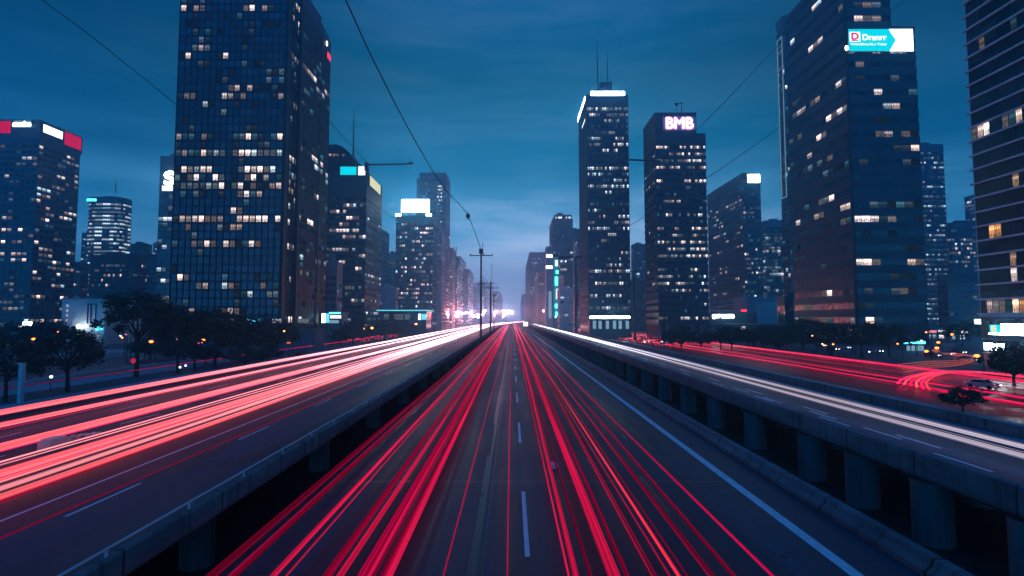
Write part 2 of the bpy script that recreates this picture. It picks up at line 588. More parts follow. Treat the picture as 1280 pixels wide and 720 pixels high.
# central carriageway
ysC = [y for y in YS if y <= 1100]
o = strip(box_prof(-9.0, 13.7, -1.0, 0.0), ysC).build('road', 'asphalt')
tag(o, 'dark central carriageway running straight to the horizon', kind='structure')
mb = MB()
line(mb, 10.75, 0.42, .006, -60, 900)
k = 0
y = 18.0 - 16 * 4
while y < 600:
    line(mb, 0.52, 0.17, .006, y, y + 6.6)
    y += 16
random.seed(3)
y = 2
while y < 420:                    # worn second dashes right beside the first, farther off
    if y > 75: line(mb, 1.02, 0.12, .006, y + 1, y + 4)
    y += 16
mb.build('lane_marking', 'paint', o)
mb = MB()
line(mb, -1.2, 0.14, .004, -60, 300)
line(mb, -0.95, 0.05, .004, -60, 220)
for y0, y1, x in ((14, 24, -1.34), (24.4, 31, -1.36), (40, 58, -1.33), (11, 13.2, 5.2), (22, 27, 6.5), (35, 36.5, 7.6)):
    line(mb, x, 0.16, .0045, y0, y1)
for y in (26, 57, 91, 130):
    mb.quad((-8.9, y, .005), (10.3, y, .005), (10.3, y + .16, .005), (-8.9, y + .16, .005))
mb.build('tar_seam', 'tar', o)
mb = strip([(-9.2, -1.0), (-9.02, -1.0), (-9.02, 0.14), (-9.2, 0.14)], ysC)
tag(mb.build('kerb', 'concrete_rail'), 'low concrete kerb along the left edge of the central carriageway', kind='structure')
o = strip([(12.75, .004), (13.5, .004), (13.5, 0.4), (13.38, 0.58), (13.02, 0.58), (12.95, 0.36), (12.75, 0.2)], ysC).build('barrier', 'concrete_rail')
tag(o, 'solid concrete barrier along the right shoulder of the central carriageway', 'barrier')
mb = MB(); mb.box(2.05, 2.45, 28.2, 28.95, 0.005, 0.16); mb.box(2.09, 2.41, 28.25, 28.9, 0.16, 0.2)
tag(mb.build('road_plate', 'concrete_pale'), 'small pale slab lying on the asphalt right of the lane dashes', 'slab')

# left elevated road
ysL = YS
LT = thing('elevated_road', 'wide elevated road on the left carrying pink and white light streaks', 'elevated road', (-26, 0, GZ))
strip(box_prof(-40.5, -12.25, -0.02, 0.2), ysL, left_off).build('deck', 'asphalt_old', LT)
pp = strip([(-12.24, -0.04), (-12.06, -0.04), (-12.0, 0.06), (-12.0, 0.80), (-12.04, 0.86), (-12.28, 0.86), (-12.32, 0.80), (-12.4, 0.204), (-12.24, 0.204)], ysL, left_off).build('parapet', 'concrete_rail', LT)
mb = MB()
mb.tube([(-12.15 + left_off(y), y, 1.10) for y in ysL], 0.045, 6)
for y in range(-60, 700, 4):
    mb.box(-12.18 + left_off(y), -12.12 + left_off(y), y, y + .07, .85, 1.07)
mb.build('handrail', 'concrete_pale', pp)
strip(box_prof(-38.8, -14.4, -0.8, -0.022), ysL, left_off).build('girder', 'concrete_dark', LT)
strip([(-40.75, -0.3), (-40.5, -0.3), (-40.5, 0.75), (-40.75, 0.75)], ysL, left_off).build('parapet', 'concrete_rail', LT)
mb = MB()
for x in (-19.7,):
    line(mb, x, 0.16, .206, -60, 1000, left_off)
line(mb, -13.1, 0.14, .206, -60, 1000, left_off)
for x, ph in ((-17.6, 3), (-28.9, 8), (-33.6, 1), (-36.6, 6), (-24.6, 10)):
    y = -60 + ph
    while y < 620:
        line(mb, x, 0.15, .206, y, y + 4.2, left_off)
        y += 13.0
mb.build('lane_marking', 'paint', LT)
mb = MB()
line(mb, -21.9, 3.6, .2042, -60, 700, left_off)
mb.build('resurfaced_lane', 'asphalt', LT)
for i in range(-1, 20):
    y = 25.5 + 15.7 * i
    for x, r in ((-15.0, 0.75), (-27, .8), (-37.5, .75)):
        if x < -16 and i > 8: continue
        mb = MB(); mb.cyl(x + left_off(y), y, r, GZ - .3, -.81, 20)
        mb.build('column', 'concrete_dark', LT)
for i in range(-1, 20):
    y = 25.5 + 15.7 * i
    mb = MB(); mb.box(-38.4 + left_off(y), -14.7 + left_off(y), y - .8, y + .8, -1.35, -.805)
    mb.build('crossbeam', 'concrete_dark', LT)

# right elevated road
ysR = [y for y in YS if y <= 1200]
RT = thing('elevated_road', 'narrower elevated road on the right with a white streak pair on round columns', 'elevated road', (27, 0, GZ))
strip(box_prof(21.3, 32.7, -0.25, 0.35), ysR).build('deck', 'asphalt_grey', RT)
pp = strip([(20.94, -0.15), (21.29, -0.15), (21.29, 0.354), (21.34, 0.354), (21.2, 0.8), (21.18, 1.08), (20.95, 1.08), (20.92, 1.02), (20.90, 0.0)], ysR).build('parapet', 'concrete_rail', RT)
strip([(20.96, -0.16), (21.5, -0.2), (21.6, -0.42), (22.8, -0.95), (31.4, -1.0), (32.0, -0.7), (33.0, -0.62), (33.0, -0.255), (21.28, -0.255), (21.28, -0.155)], ysR).build('girder', 'concrete_dark', RT)
strip([(32.7, -0.25), (33.05, -0.25), (33.0, 1.05), (32.75, 1.05)], ysR).build('parapet', 'concrete_rail', RT)
mb = MB()
line(mb, 31.9, 0.14, .356, -60, 900); line(mb, 22.0, 0.14, .356, -60, 900)
for x, ph in ((25.3, 3.2), (24.0, 9.5), (28.9, 0.5)):
    y = -60 + ph
    if x > 28: continue
    while y < 500:
        line(mb, x, 0.24, .356, y, y + 3.6)
        y += 11
for y, x in ((33.5, 24.7), (40, 24.6), (47.5, 24.4), (54.5, 24.5)):
    line(mb, x, 0.24, .356, y, y + 3.6)
mb.build('lane_marking', 'paint', RT)
for i, y in enumerate([11.5, 17, 22.5, 28, 33.5, 39, 48, 57, 66, 76, 86] + [97 + 11 * k for k in range(24)]):
    mb = MB(); mb.cyl(22.1, y, 0.92, GZ - .3, -.5, 22); mb.build('column', 'concrete_dark', RT)
    if i < 14:
        mb = MB(); mb.cyl(29.5, y, 0.92, GZ - .3, -.95, 22); mb.build('column', 'concrete_dark', RT)

# side roads at ground level
mb = MB()
mb.quad((56, -60, GZ + .012), (99, -60, GZ + .012), (99, 1200, GZ + .012), (56, 1200, GZ + .012))
o = tag(mb.build('side_road', 'tar'), 'ground level road right of the elevated road', kind='structure')
mb = MB()
for x in (57, 98): line(mb, x, .15, GZ + .018, -60, 700)
for x in (65, 73, 84, 91):
    y = -60
    while y < 420:
        line(mb, x, .15, GZ + .018, y, y + 4); y += 12
mb.build('lane_marking', 'paint', o)
mb = MB()
mb.quad((99.3, 100, GZ + .013), (260, 100, GZ + .013), (260, 150, GZ + .013), (99.3, 150, GZ + .013))
tag(mb.build('crossing_road', 'asphalt'), 'cross street leading off right between the towers', kind='structure')
mb = MB()
mb.box(54.2, 56, -60, 600, GZ, GZ + .13)
mb.box(36, 44, -60, 600, GZ, GZ + .13)
tag(mb.build('pavement', 'paving'), 'pale pavement strip beside the ground level road', kind='structure')
mb = MB()
for x0, x1 in ((-62, -50), (-118, -84)):
    mb.quad((x0, -60, GZ + .012), (x1, -60, GZ + .012), (x1, 900, GZ + .012), (x0, 900, GZ + .012))
o = tag(mb.build('frontage_road', 'asphalt'), 'ground level streets left of the elevated road', kind='structure')
mb = MB()
for x in (-61.5, -50.5, -117, -85): line(mb, x, .2, GZ + .018, -60, 500)
for x in (-56, -95, -106):
    y = -60
    while y < 350:
        line(mb, x, .15, GZ + .018, y, y + 4); y += 11
mb.build('lane_marking', 'paint', o)
mb = MB()
mb.box(-84, -76, -60, 160, GZ, GZ + .14); mb.box(-68, -62, -60, 600, GZ, GZ + .14); mb.box(-50, -47, -60, 600, GZ, GZ + .14)
mb.box(-150, -118, 60, 195, GZ, GZ + .14)
tag(mb.build('sidewalk', 'paving'), 'pale pavements between the streets on the left', kind='structure')
for x0, x1, y0, y1, h, lab in ((-83.6, -83.2, 40, 150, 1.0, 'long low pale wall between the street and the trees on the left'),
                               (-118.6, -118.1, 60, 200, 1.5, 'higher pale wall along the far side of the left street')):
    mb = MB(); mb.box(x0, x1, y0, y1, GZ + .1, GZ + h); mb.box(x0 - .1, x1 + .1, y0 - .1, y1 + .1, GZ + h, GZ + h + .12)
    tag(mb.build('low_wall', 'concrete_pale', origin=((x0 + x1) / 2, y0, GZ)), lab, 'wall')
# guard rail of the frontage road
FE = thing('guard_rail', 'thin post and rail fence between the left elevated road and the trees', 'fence', (-45.5, 20, GZ))
mb = MB()
for z in (GZ + .6, GZ + 1.15, GZ + 1.7):
    mb.box(-45.58, -45.5, 20, 420, z, z + .09)
mb.build('rail', 'metal_grey', FE)
for i in range(0, 80):
    mb = MB(); mb.box(-45.7, -45.6, 20 + i * 5, 20.1 + i * 5, GZ, GZ + 1.9)
    mb.build('post', 'metal_grey', FE)
FE = thing('guard_rail', 'metal railing above the pavement right of the right hand elevated road', 'fence', (44.5, 40, GZ))
mb = MB()
for z in (GZ + .5, GZ + 1.0):
    mb.box(44.46, 44.54, 40, 300, z, z + .08)
mb.build('rail', 'metal_dark', FE)
for i in range(0, 65):
    mb = MB(); mb.box(44.55, 44.63, 40 + i * 4, 40.08 + i * 4, GZ, GZ + 1.1)
    mb.build('post', 'metal_dark', FE)

# ------------------------------------------------------------------ buildings
WQ = {}


def unit_pane(mat):
    if mat in WQ: return WQ[mat]
    me = bpy.data.meshes.new('pane')
    me.from_pydata([(-.5, 0, -.5), (.5, 0, -.5), (.5, 0, .5), (-.5, 0, .5)], [], [(0, 1, 2, 3)])
    uvl = me.uv_layers.new(name='UVMap')
    for i, c in enumerate(((0, 0), (1, 0), (1, 1), (0, 1))):
        uvl.data[i].uv = c
    me.materials.append(MATS[mat])
    WQ[mat] = me
    return me


def put_windows(root, cells, maxn=100):
    """cells: (x, y, z, w, h, dx, nx, mat). The largest ones are parts of their own, the rest one part."""
    if not cells: return
    ro = Vector(root['_o'])

    def size(c):
        d_ = math.hypot(c[0], c[1])
        face = abs(c[6][0] * c[0] + c[6][1] * c[1]) / d_
        vis = 1.0
        p = c[1]
        v = (c[2] - CAMZ) / max(p, 1) * F
        if v > 398 or abs(c[0] / max(p, 1)) > 1.0: vis = 0.02
        return c[3] * c[4] * face / (d_ * d_) * vis * (.55 if c[7] == 'lit_dim' else 1)
    cells = sorted(cells, key=size, reverse=True)
    proto = {}
    for c in cells[:maxn]:
        x, y, z, w, h, dx, nx, mat = c
        if mat not in proto:
            ob = bpy.data.objects.new('window', unit_pane(mat)); proto[mat] = ob
        else:
            ob = proto[mat].copy()
        COL.objects.link(ob)
        ob.parent = root
        ob.location = Vector((x, y, z)) - ro
        ob.scale = (w, 1, h)
        ob.rotation_euler = (0, 0, math.atan2(dx[1], dx[0]))
    rest = cells[maxn:]
    if rest:
        mats = sorted(set(c[7] for c in rest))
        me = bpy.data.meshes.new('window')
        vs = []; fs = []; mi = []
        for x, y, z, w, h, dx, nx, mat in rest:
            n = len(vs)
            for a, b in ((-.5, -.5), (.5, -.5), (.5, .5), (-.5, .5)):
                vs.append((x + dx[0] * a * w - ro.x, y + dx[1] * a * w - ro.y, z + b * h - ro.z))
            fs.append((n, n + 1, n + 2, n + 3)); mi.append(mats.index(mat))
        me.from_pydata(vs, [], fs)
        uvl = me.uv_layers.new(name='UVMap')
        uvl.data.foreach_set('uv', [0, 0, 1, 0, 1, 1, 0, 1] * len(fs))
        for m_ in mats: me.materials.append(MATS[m_])
        me.polygons.foreach_set('material_index', mi)
        ob = bpy.data.objects.new('window', me)
        COL.objects.link(ob); ob.parent = root
        ob['kind'] = 'stuff'


STY = dict(
    curtain=dict(core='glass_blue', frame='frame_black', sp=.24, spd=.16, mw=.30, md=.30, bay=2.5, sub=1, fh=3.25, pier=0),
    ribbon=dict(core='glass_black', frame='frame_dark', sp=.56, spd=.25, mw=.10, md=.10, bay=3.2, sub=0, fh=3.5, pier=0),
    slab=dict(core='glass_black', frame='frame_pale', sp=.12, spd=.55, mw=.08, md=.06, bay=3.0, sub=0, fh=3.3, pier=0),
    office=dict(core='glass_black', frame='frame_dark', sp=.45, spd=.18, mw=.32, md=.22, bay=1.7, sub=0, fh=3.6, pier=0),
    concrete=dict(core='glass_black', frame='frame_mid', sp=.48, spd=.3, mw=.5, md=.26, bay=3.4, sub=0, fh=3.6, pier=0),
    teal=dict(core='glass_teal', frame='frame_mid', sp=.3, spd=.12, mw=.12, md=.14, bay=3.0, sub=0, fh=3.6, pier=0),
    grey=dict(core='glass_grey', frame='frame_grey', sp=.42, spd=.2, mw=.5, md=.24, bay=3.2, sub=0, fh=3.6, pier=0),
)


def facade(mb, O, dx, nx, Ln, z0, z1, st, rnd, lit, cells, blank_top=0, mats=('lit_warm',), runs=(2, 6), rows=None, detail=True, dim=0.0):
    """bands, mullions and lit panes on one face; lit = (share of busy floors, share of lit bays on them, share on the others)"""
    fh = st['fh']; nf = max(1, int((z1 - z0 - blank_top) / fh))
    nb = max(1, round(Ln / st['bay'])); bw = Ln / nb
    sp = st['sp'] * fh
    cx, cy_ = O[0] + dx[0] * Ln / 2, O[1] + dx[1] * Ln / 2
    zt = z0 + nf * fh
    for f in range(nf):
        z = z0 + f * fh
        d_ = st['spd']
        mb.obox((cx + nx[0] * d_ / 2, cy_ + nx[1] * d_ / 2), dx, nx, Ln / 2 + d_, d_ / 2, z, z + sp, 1)
    if z1 - zt > .05:
        d_ = st['spd'] + .05
        mb.obox((cx + nx[0] * d_ / 2, cy_ + nx[1] * d_ / 2), dx, nx, Ln / 2 + d_, d_ / 2, zt, z1, 1)
    if detail:
        d_ = st['md'] + .03
        for b in range(nb + 1):
            p = (O[0] + dx[0] * bw * b + nx[0] * d_ / 2, O[1] + dx[1] * bw * b + nx[1] * d_ / 2)
            mb.obox(p, dx, nx, st['mw'] / 2 * (1.6 if st['sub'] else 1), d_ / 2, z0, zt, 1)
            if st['sub'] and b < nb:
                for k in range(1, st['sub'] + 1):
                    q = bw * (b + k / (st['sub'] + 1))
                    p2 = (O[0] + dx[0] * q + nx[0] * .04, O[1] + dx[1] * q + nx[1] * .04)
                    mb.obox(p2, dx, nx, .05, .04, z0, zt, 1)
    for f in range(nf):
        z = z0 + f * fh
        if rows is not None and f in rows:
            p = rows[f]
        else:
            p = lit[1] if rnd.random() < lit[0] else lit[2]
        taken = set()
        b = 0
        ws = [mats[rnd.randrange(len(mats))], mats[rnd.randrange(len(mats))]]
        while b < nb:
            r = rnd.randint(*runs)
            if rnd.random() < p:
                for j in range(b, min(nb, b + r)):
                    if rnd.random() < .12: continue
                    taken.add(j)
                    w = bw - st['mw'] - .1
                    hh = fh - sp - .08
                    c = bw * (j + .5)
                    cells.append((O[0] + dx[0] * c + nx[0] * .05, O[1] + dx[1] * c + nx[1] * .05, z + sp + (fh - sp) / 2, w, hh, dx, nx, ws[0] if rnd.random() < .6 else (ws[1] if rnd.random() < .55 else 'lit_dim')))
            b += r
        if dim:
            for j in range(nb):
                if j not in taken and rnd.random() < dim * (.3 + 1.4 * ((f * 7919) % 13) / 12):
                    c = bw * (j + .5)
                    cells.append((O[0] + dx[0] * c + nx[0] * .05, O[1] + dx[1] * c + nx[1] * .05, z + sp + (fh - sp) / 2, bw - st['mw'] - .1, fh - sp - .08, dx, nx, 'lit_dim'))


def tower(label, x0, x1, y0, y1, z1, style, seed, lit=(.3, .6, .08), mats=('lit_warm',), side='left', blank_top=3.0, runs=(2, 6), name='office_tower', group=None,
          detail=True, side_lit=None, fh=None, bay=None, rows=None, base_h=4.5, roof_box=True, maxn=100, side_mats=None, side_style=None, cat='tower', side_rows=None, core=None, frame=None, dim=0.18):
    st = dict(STY[style])
    if fh: st['fh'] = fh
    if bay: st['bay'] = bay
    if core: st['core'] = core
    if frame: st['frame'] = frame
    rnd = random.Random(seed)
    root = thing(name, label, cat, ((x0 + x1) / 2, (y0 + y1) / 2, GZ), group)
    mb = MB(); cells = []
    mb.box(x0, x1, y0, y1, GZ - .4, z1, 0)
    ss = dict(STY[side_style]) if side_style else st
    if side_style and fh: ss['fh'] = fh
    zb = GZ + base_h
    facade(mb, (x0, y0), (1, 0), (0, -1), x1 - x0, zb, z1, st, rnd, lit, cells, blank_top, mats, runs, rows, detail, dim)
    sl_ = side_lit or lit
    if side == 'left':
        facade(mb, (x1, y0), (0, 1), (1, 0), y1 - y0, zb, z1, ss, rnd, sl_, cells, blank_top, side_mats or mats, runs, side_rows or rows, detail, dim)
    else:
        facade(mb, (x0, y1), (0, -1), (-1, 0), y1 - y0, zb, z1, ss, rnd, sl_, cells, blank_top, side_mats or mats, runs, side_rows or rows, detail, dim)
    # the lobby storey
    mb.box(x0 - .3, x1 + .3, y0 - .3, y1 + .3, zb - .5, zb - .02, 1)
    n = max(3, int((x1 - x0) / 6))
    for i in range(n + 1):
        x = x0 + (x1 - x0) * i / n
        mb.box(x - .35, x + .35, y0 - .28, y0 + .1, GZ, zb - .5, 1)
    # blind walls
    d_ = .2
    if side == 'left': mb.box(x0 - d_, x0 + .02, y0 + .3, y1, zb, z1 - .02, 1)
    else: mb.box(x1 - .02, x1 + d_, y0 + .3, y1, zb, z1 - .02, 1)
    mb.box(x0, x1, y1 - .02, y1 + d_, zb, z1 - .03, 1)
    mb.build('wall', [st['core'], st['frame']], root)
    if roof_box:
        mb = MB()
        e = .45
        for a in ((x0 - .3, x1 + .3, y0 - .3, y0 + e), (x0 - .3, x1 + .3, y1 - e, y1 + .3), (x0 - .3, x0 + e, y0 + e, y1 - e), (x1 - e, x1 + .3, y0 + e, y1 - e)):
            mb.box(*a, z1 + .01, z1 + 1.1)
        w, dp = x1 - x0, y1 - y0
        mb.box(x0 + w * .25, x0 + w * .6, y0 + dp * .3, y0 + dp * .7, z1 + .01, z1 + 3.4)
        mb.box(x0 + w * .68, x0 + w * .82, y0 + dp * .35, y0 + dp * .6, z1 + .01, z1 + 2.2)
        mb.build('roof', st['frame'], root)
    put_windows(root, cells, maxn)
    root['_b'] = (x0, x1, y0, y1, z1)
    return root


def dims(pxA, pxB, pfar, D, top, side, pyref=300):
    xa = P3(pxA, pyref, D).x; xb = P3(pxB, pyref, D).x
    xc = xb if side == 'left' else xa
    u = (pfar - 640) / F
    yb = abs(xc / u) if pfar is not None else D + 25
    yb *= 1 - (360 - pyref) / F * math.tan(PITCH)
    return xa, xb, D, max(yb, D + 8), P3(640, top, D).z


def panel(root, c, w, h, dx, nx, mat, depth=.5, name='sign', frame=True, label=None):
    """a lit sign box: thin case with a glowing face"""
    mb = MB()
    mb.obox((c[0] + nx[0] * depth / 2, c[1] + nx[1] * depth / 2), dx, nx, w / 2 + (.12 if frame else 0), depth / 2, c[2] - h / 2 - (.12 if frame else 0), c[2] + h / 2 + (.12 if frame else 0), 0)
    q = depth + .01
    P = []
    for a, b in ((-1, -1), (1, -1), (1, 1), (-1, 1)):
        P.append((c[0] + nx[0] * q + dx[0] * a * w / 2, c[1] + nx[1] * q + dx[1] * a * w / 2, c[2] + b * h / 2))
    mb.quad(*P, 1)
    ob = mb.build(name, ['frame_dark', mat], root)
    if label: ob['label'] = label
    return ob


def face_panel(root, px0, px1, py0, py1, Y, mat, **kw):
    a = P3((px0 + px1) / 2, (py0 + py1) / 2, Y)
    w = (px1 - px0) / F * Y; h = (py1 - py0) / F * Y
    return panel(root, a, w, h, (1, 0), (0, -1), mat, **kw), a, w, h


def antenna(root, x, y, z0, z1, r=.25, name='antenna', bars=True):
    mb = MB()
    mb.tube([(x, y, z0 - .3), (x, y, z0 + (z1 - z0) * .5), (x, y, z1)], [r, r * .75, r * .3], 6)
    if bars:
        for k in range(5):
            z = z0 + (z1 - z0) * (.15 + .14 * k)
            mb.box(x - r * 1.9, x + r * 1.9, y - .05, y + .05, z, z + .14)
    return mb.build(name, 'metal_dark', root)


glow('sign_white', (1.0, 0.97, 1.0), 4.0)
glow('sign_white_hot', (0.80, 0.95, 1.0), 26.0)
glow('sign_cyan', (0.0, 0.72, 0.86), 1.15)
glow('sign_cyan_hot', (0.05, 0.75, 1.0), 9.0)
glow('sign_pink_hot', (1.0, 0.36, 0.72), 5.0)
glow('sign_red', (0.85, 0.0, 0.075), 0.75)
glow('sign_cream', (0.85, 0.85, 0.50), 1.0)
glow('sign_rose', (1.0, 0.25, 0.32), 1.2)
glow('sign_red_lamp', (1.0, 0.02, 0.05), 3.0)
glow('sign_text_dark', (0.10, 0.05, 0.12), 1.0)
glow('sign_pale', (0.9, 0.92, 1.0), 1.6)
glow('sign_dimblue', (0.35, 0.62, 0.85), 0.55)

# --- left 1: red crowned office block at the frame's edge
a = dims(-75, 42, 93, 290, 152, 'left')
t = tower('concrete office block with red crown and white lettering at far left', *a, 'concrete', 21, lit=(.55, .42, .16), mats=('lit_warm', 'lit_warm', 'lit_mixed'), blank_top=11, runs=(1, 3), bay=3.0, fh=3.4, frame='frame_mid')
x0, x1, y0, y1, z1 = t['_b']
sc = 290 / F
mb = MB(); mb.box(x0 - .9, x1 + .9, y0 - .9, y1 + .9, z1 - 10, z1 + .6); mb.build('crown', 'frame_mid', t)
hz = z1 - 3.4
panel(t, ((x0 + P3(16, 170, 290).x) / 2, y0 - .9, hz - .3), P3(16, 170, 290).x - x0, 7.0, (1, 0), (0, -1), 'sign_red', label='plain red glowing panel of the front face')
s_, a_, w_, h_ = face_panel(t, 17.5, 40.5, 151, 160, 289.0, 'sign_dimblue')
lettering('anndro', w_ * .98, h_ * .72, (a_.x, 289 - .55, a_.z), (1, 0), (0, -1), 'sign_white_hot', s_, bold=.08)
Ls = y1 - y0
s_ = panel(t, (x1 + .9, y0 + Ls * .26, hz), Ls * .46, 4.4, (0, 1), (1, 0), 'sign_white', label='white panel with small dark lettering')
lettering('TR.UAR', Ls * .30, 1.6, (x1 + 1.42, y0 + Ls * .30, hz + .8), (0, 1), (1, 0), 'sign_text_dark', s_, depth=.03)
panel(t, (x1 + .9, y0 + Ls * .76, hz - .6), Ls * .44, 8.0, (0, 1), (1, 0), 'sign_red', label='plain red glowing panel of the road side')

# --- left 2: rounded tower with bright ribbons
D = 470
cx = P3(127, 300, D).x; rx = P3(150, 300, D).x - cx; zt = P3(640, 247, D).z
t = thing('office_tower', 'rounded tower ringed by thin white lit floors left of the black tower', 'tower', (cx, D + 9, GZ))
mb = MB(); cells = []; rnd = random.Random(5)
pts = []
for i in range(28):
    an = math.pi + 2 * math.pi * i / 28
    pts.append((cx + rx * math.copysign(abs(math.cos(an)) ** .6, math.cos(an)), D + 9 + 9 * math.copysign(abs(math.sin(an)) ** .6, math.sin(an))))
mb.prism(pts, GZ, zt, 0)
for k in range(6):                # the shallow dome that closes the top
    f = 1 - .13 * k - .01 * k * k
    mb.prism([(cx + (p[0] - cx) * f, D + 9 + (p[1] - D - 9) * f) for p in pts], zt + .01 + k * .55, zt + .55 * (k + 1), 1)
for i in range(28):
    p, q = pts[i], pts[(i + 1) % 28]
    if (p[1] + q[1]) / 2 > D + 12: continue
    dx = Vector((q[0] - p[0], q[1] - p[1])); ln = dx.length; dx.normalize()
    nx = (dx.y, -dx.x)
    st = dict(STY['ribbon']); st['bay'] = ln; st['sp'] = .5; st['fh'] = 3.6; st['spd'] = .3; st['mw'] = .02
    facade(mb, p, tuple(dx), nx, ln, GZ + 5, zt, st, rnd, (.92, 1.0, .7), cells, 2, ('lit_bright', 'lit_bright', 'lit_cool'), (1, 1), None, False)
mb.build('wall', ['glass_black', 'frame_mid'], t)
put_windows(t, [c for c in cells if c[2] > 28])
face_panel(t, 109, 121, 248.5, 251.5, D - .6, 'sign_cyan_hot', name='light_bar')
antenna(t, P3(135, 240, D).x, D + 9, zt + 7, P3(135, 222, D).z, .5)

# --- left 3: dark blocks behind the trees and right behind the rounded tower
for k, (pa, pb, D, top, lab) in enumerate(((100, 112, 560, 292, 'narrow dark block just left of the rounded tower'), (112, 172, 380, 320, 'broad dark block in front of the rounded tower'),
                                            (160, 181, 520, 306, 'dark block filling the gap right of the rounded tower'), (176, 198, 430, 322, 'low dark block with speckled windows beside the letter S tower'),
                                            (66, 100, 430, 330, 'low block rising behind the red crowned office block'))):
    tower(lab, *dims(pa, pb, pb + 3, D, top, 'left', 350), 'office', 40 + k, lit=(.2, .35, .06), mats=('lit_warm', 'lit_mixed', 'lit_cool'), runs=(1, 3), maxn=60)
tower('small pale speckled block far behind the left gap', *dims(190, 197, 200, 800, 304, 'left', 350), 'grey', 47, lit=(.4, .5, .2), mats=('lit_warm',), runs=(1, 2), maxn=20)

# --- left 4: slim tower with the letter S
D = 330
t = tower('slim glass tower with a glowing white letter S peeking out at left', *dims(197, 232, 236, D, 197, 'left'), 'teal', 52, lit=(.5, .6, .15), mats=('lit_cool', 'lit_mixed', 'lit_dim'), bay=3.0, blank_top=18)
lettering('S', 6.3, 8.2, (P3(213, 224, D).x, D - .6, P3(213, 223, D).z), (1, 0), (0, -1), 'sign_white_hot', t, bold=.45, name='sign')
face_panel(t, 203, 221, 232, 239, D - .3, 'sign_pale', name='sign')

# --- left 5: white low hall
D = 235
x0, x1 = P3(77, 395, D).x, P3(131, 395, D).x; z1 = P3(640, 374, D).z
t = thing('hall', 'plain pale low hall with a bright lamp below the rounded tower', 'building', ((x0 + x1) / 2, D + 12, GZ))
mb = MB(); mb.box(x0, x1, D, D + 24, GZ, z1, 0); mb.box(x0 - .2, x1 + .2, D - .2, D + 24.2, z1 + .01, z1 + .5, 1); mb.build('wall', ['wall_white', 'concrete'], t)
mb = MB()
for i in range(4):
    z = z1 - 3.5 - i * 2.2; x = P3(84, 390, D).x
    mb.box(x - .5, x + .5, D - .06, D + .02, z, z + 1.1)
mb.build('window', glow('hall_win', (.8, .75, .9), .5), t)
for k, px in enumerate((110, 114, 120)):
    mb = MB(); mb.box(P3(px, 390, D).x - .2, P3(px, 390, D).x + .2, D - .25, D, z1 - 11, z1 - 2); mb.build('pipe', 'metal_dark', t)
mb = MB(); mb.box(P3(108.5, 390, D).x, P3(121.5, 390, D).x, D - .5, D - .26, z1 - 2.4, z1 - 2.0); mb.build('gantry', 'metal_dark', t)
for px, py, mt, r in ((98.5, 408, 'sign_white_hot', .9), (121, 411, 'sign_cyan_hot', .6)):
    p = P3(px, py, D - 3); mb = MB(); mb.ball(p, r); mb.box(p.x - .1, p.x + .1, p.y - .1, D, p.z - .1, p.z + .1)
    mb.build('lamp', mt, t)
t = thing('kiosk', 'low lit shop block beside the dark trees at far left', 'building', (P3(28, 410, 240).x, 246, GZ))
mb = MB(); mb.box(P3(2, 410, 240).x, P3(50, 410, 240).x, 240, 252, GZ, GZ + 6.5); mb.build('wall', 'concrete_dark', t)
face_panel(t, 30, 41, 402.5, 407, 239.9, 'sign_white_hot'); face_panel(t, 0, 8, 404, 412, 239.9, 'sign_dimblue', name='window')

# --- left 6: the big black tower and its set back wing
a = dims(217, 352, None or 358, 200, -40, 'left', 250)
x0, x1, y0 = a[0], a[1], a[2]
rows = {}
def rowof(py, D, fh, zb): return int((P3(640, py, D).z - zb) / fh)
fh = 3.25
for py, p in ((133, .0), (123, .55), (134, .3), (168, .15), (172, .5), (193, .9), (210, .95), (221, .85), (231, .9), (241, .35), (251, .2), (277, .95), (288, .4), (304, .9), (334, .12), (345, .25), (356, .15), (370, .15), (378, .15), (68, .3), (78, .2), (44, .1), (16, .35), (390, .15)):
    rows[rowof(py, 200, fh, GZ + 6)] = p
BIG = tower('tallest black glass tower on the left with lit office floors', x0, x1, y0, 236, a[4], 'curtain', 61, lit=(.08, .25, .03), mats=('lit_warm', 'lit_warm', 'lit_mixed', 'lit_dim'), runs=(1, 4), fh=fh, base_h=6, rows=rows, side_lit=(.2, .5, .1), dim=.13)
mb = MB()
mb.box(x1 + .2, x1 + .9, y0 + .2, y0 + 3, GZ, a[4]); mb.build('corner_pier', 'frame_black', BIG)
D2 = 212
xw = P3(372, 250, D2).x
yb = abs(xw / ((410 - 640) / F)) * .985
zt = P3(640, 6, D2).z
t = tower('dark tower wing with sloping roofline and small red sign beside the black tower', x1 + 1.2, xw, D2, yb, zt, 'teal', 62, lit=(0, 0, 0), mats=('lit_dim', 'lit_dim', 'lit_warm', 'lit_cool'), fh=3.25, base_h=6, side_lit=(.3, .35, .05), bay=3.4, runs=(2, 5), blank_top=6, core='glass_blue', frame='frame_black', roof_box=False)
mb = MB(); mb.box(x1 + 1.25, xw - .1, D2 - .5, D2 - .2, GZ, zt - .1); mb.box(xw - 1.0, xw + .35, D2 - .4, D2 + 1.6, GZ, zt - .05); mb.build('blank_panel', 'frame_black', t)
ym = D2 + (yb - D2) * .66
mb = MB(); mb.box(xw + .21, xw + .5, ym - .55, ym + .55, GZ, zt); mb.build('groove', 'frame_black', t)
mb = MB()
n = 10
for i in range(n):                # stepped, rounded parapet falling away from the road
    ya = D2 + (yb - D2) * i / n; ye = D2 + (yb - D2) * (i + 1) / n - .02
    hgt = 5.0 * (1 - (i / n) ** 2.5) + 1
    mb.box(x1 + 1.2, xw + .3, ya, ye, zt + .01, zt + hgt)
mb.build('roof', 'frame_dark', t)
s_ = panel(t, (xw + .2, yb - 4.2, zt - 7), 4.2, 4.2, (0, 1), (1, 0), 'sign_text_dark')
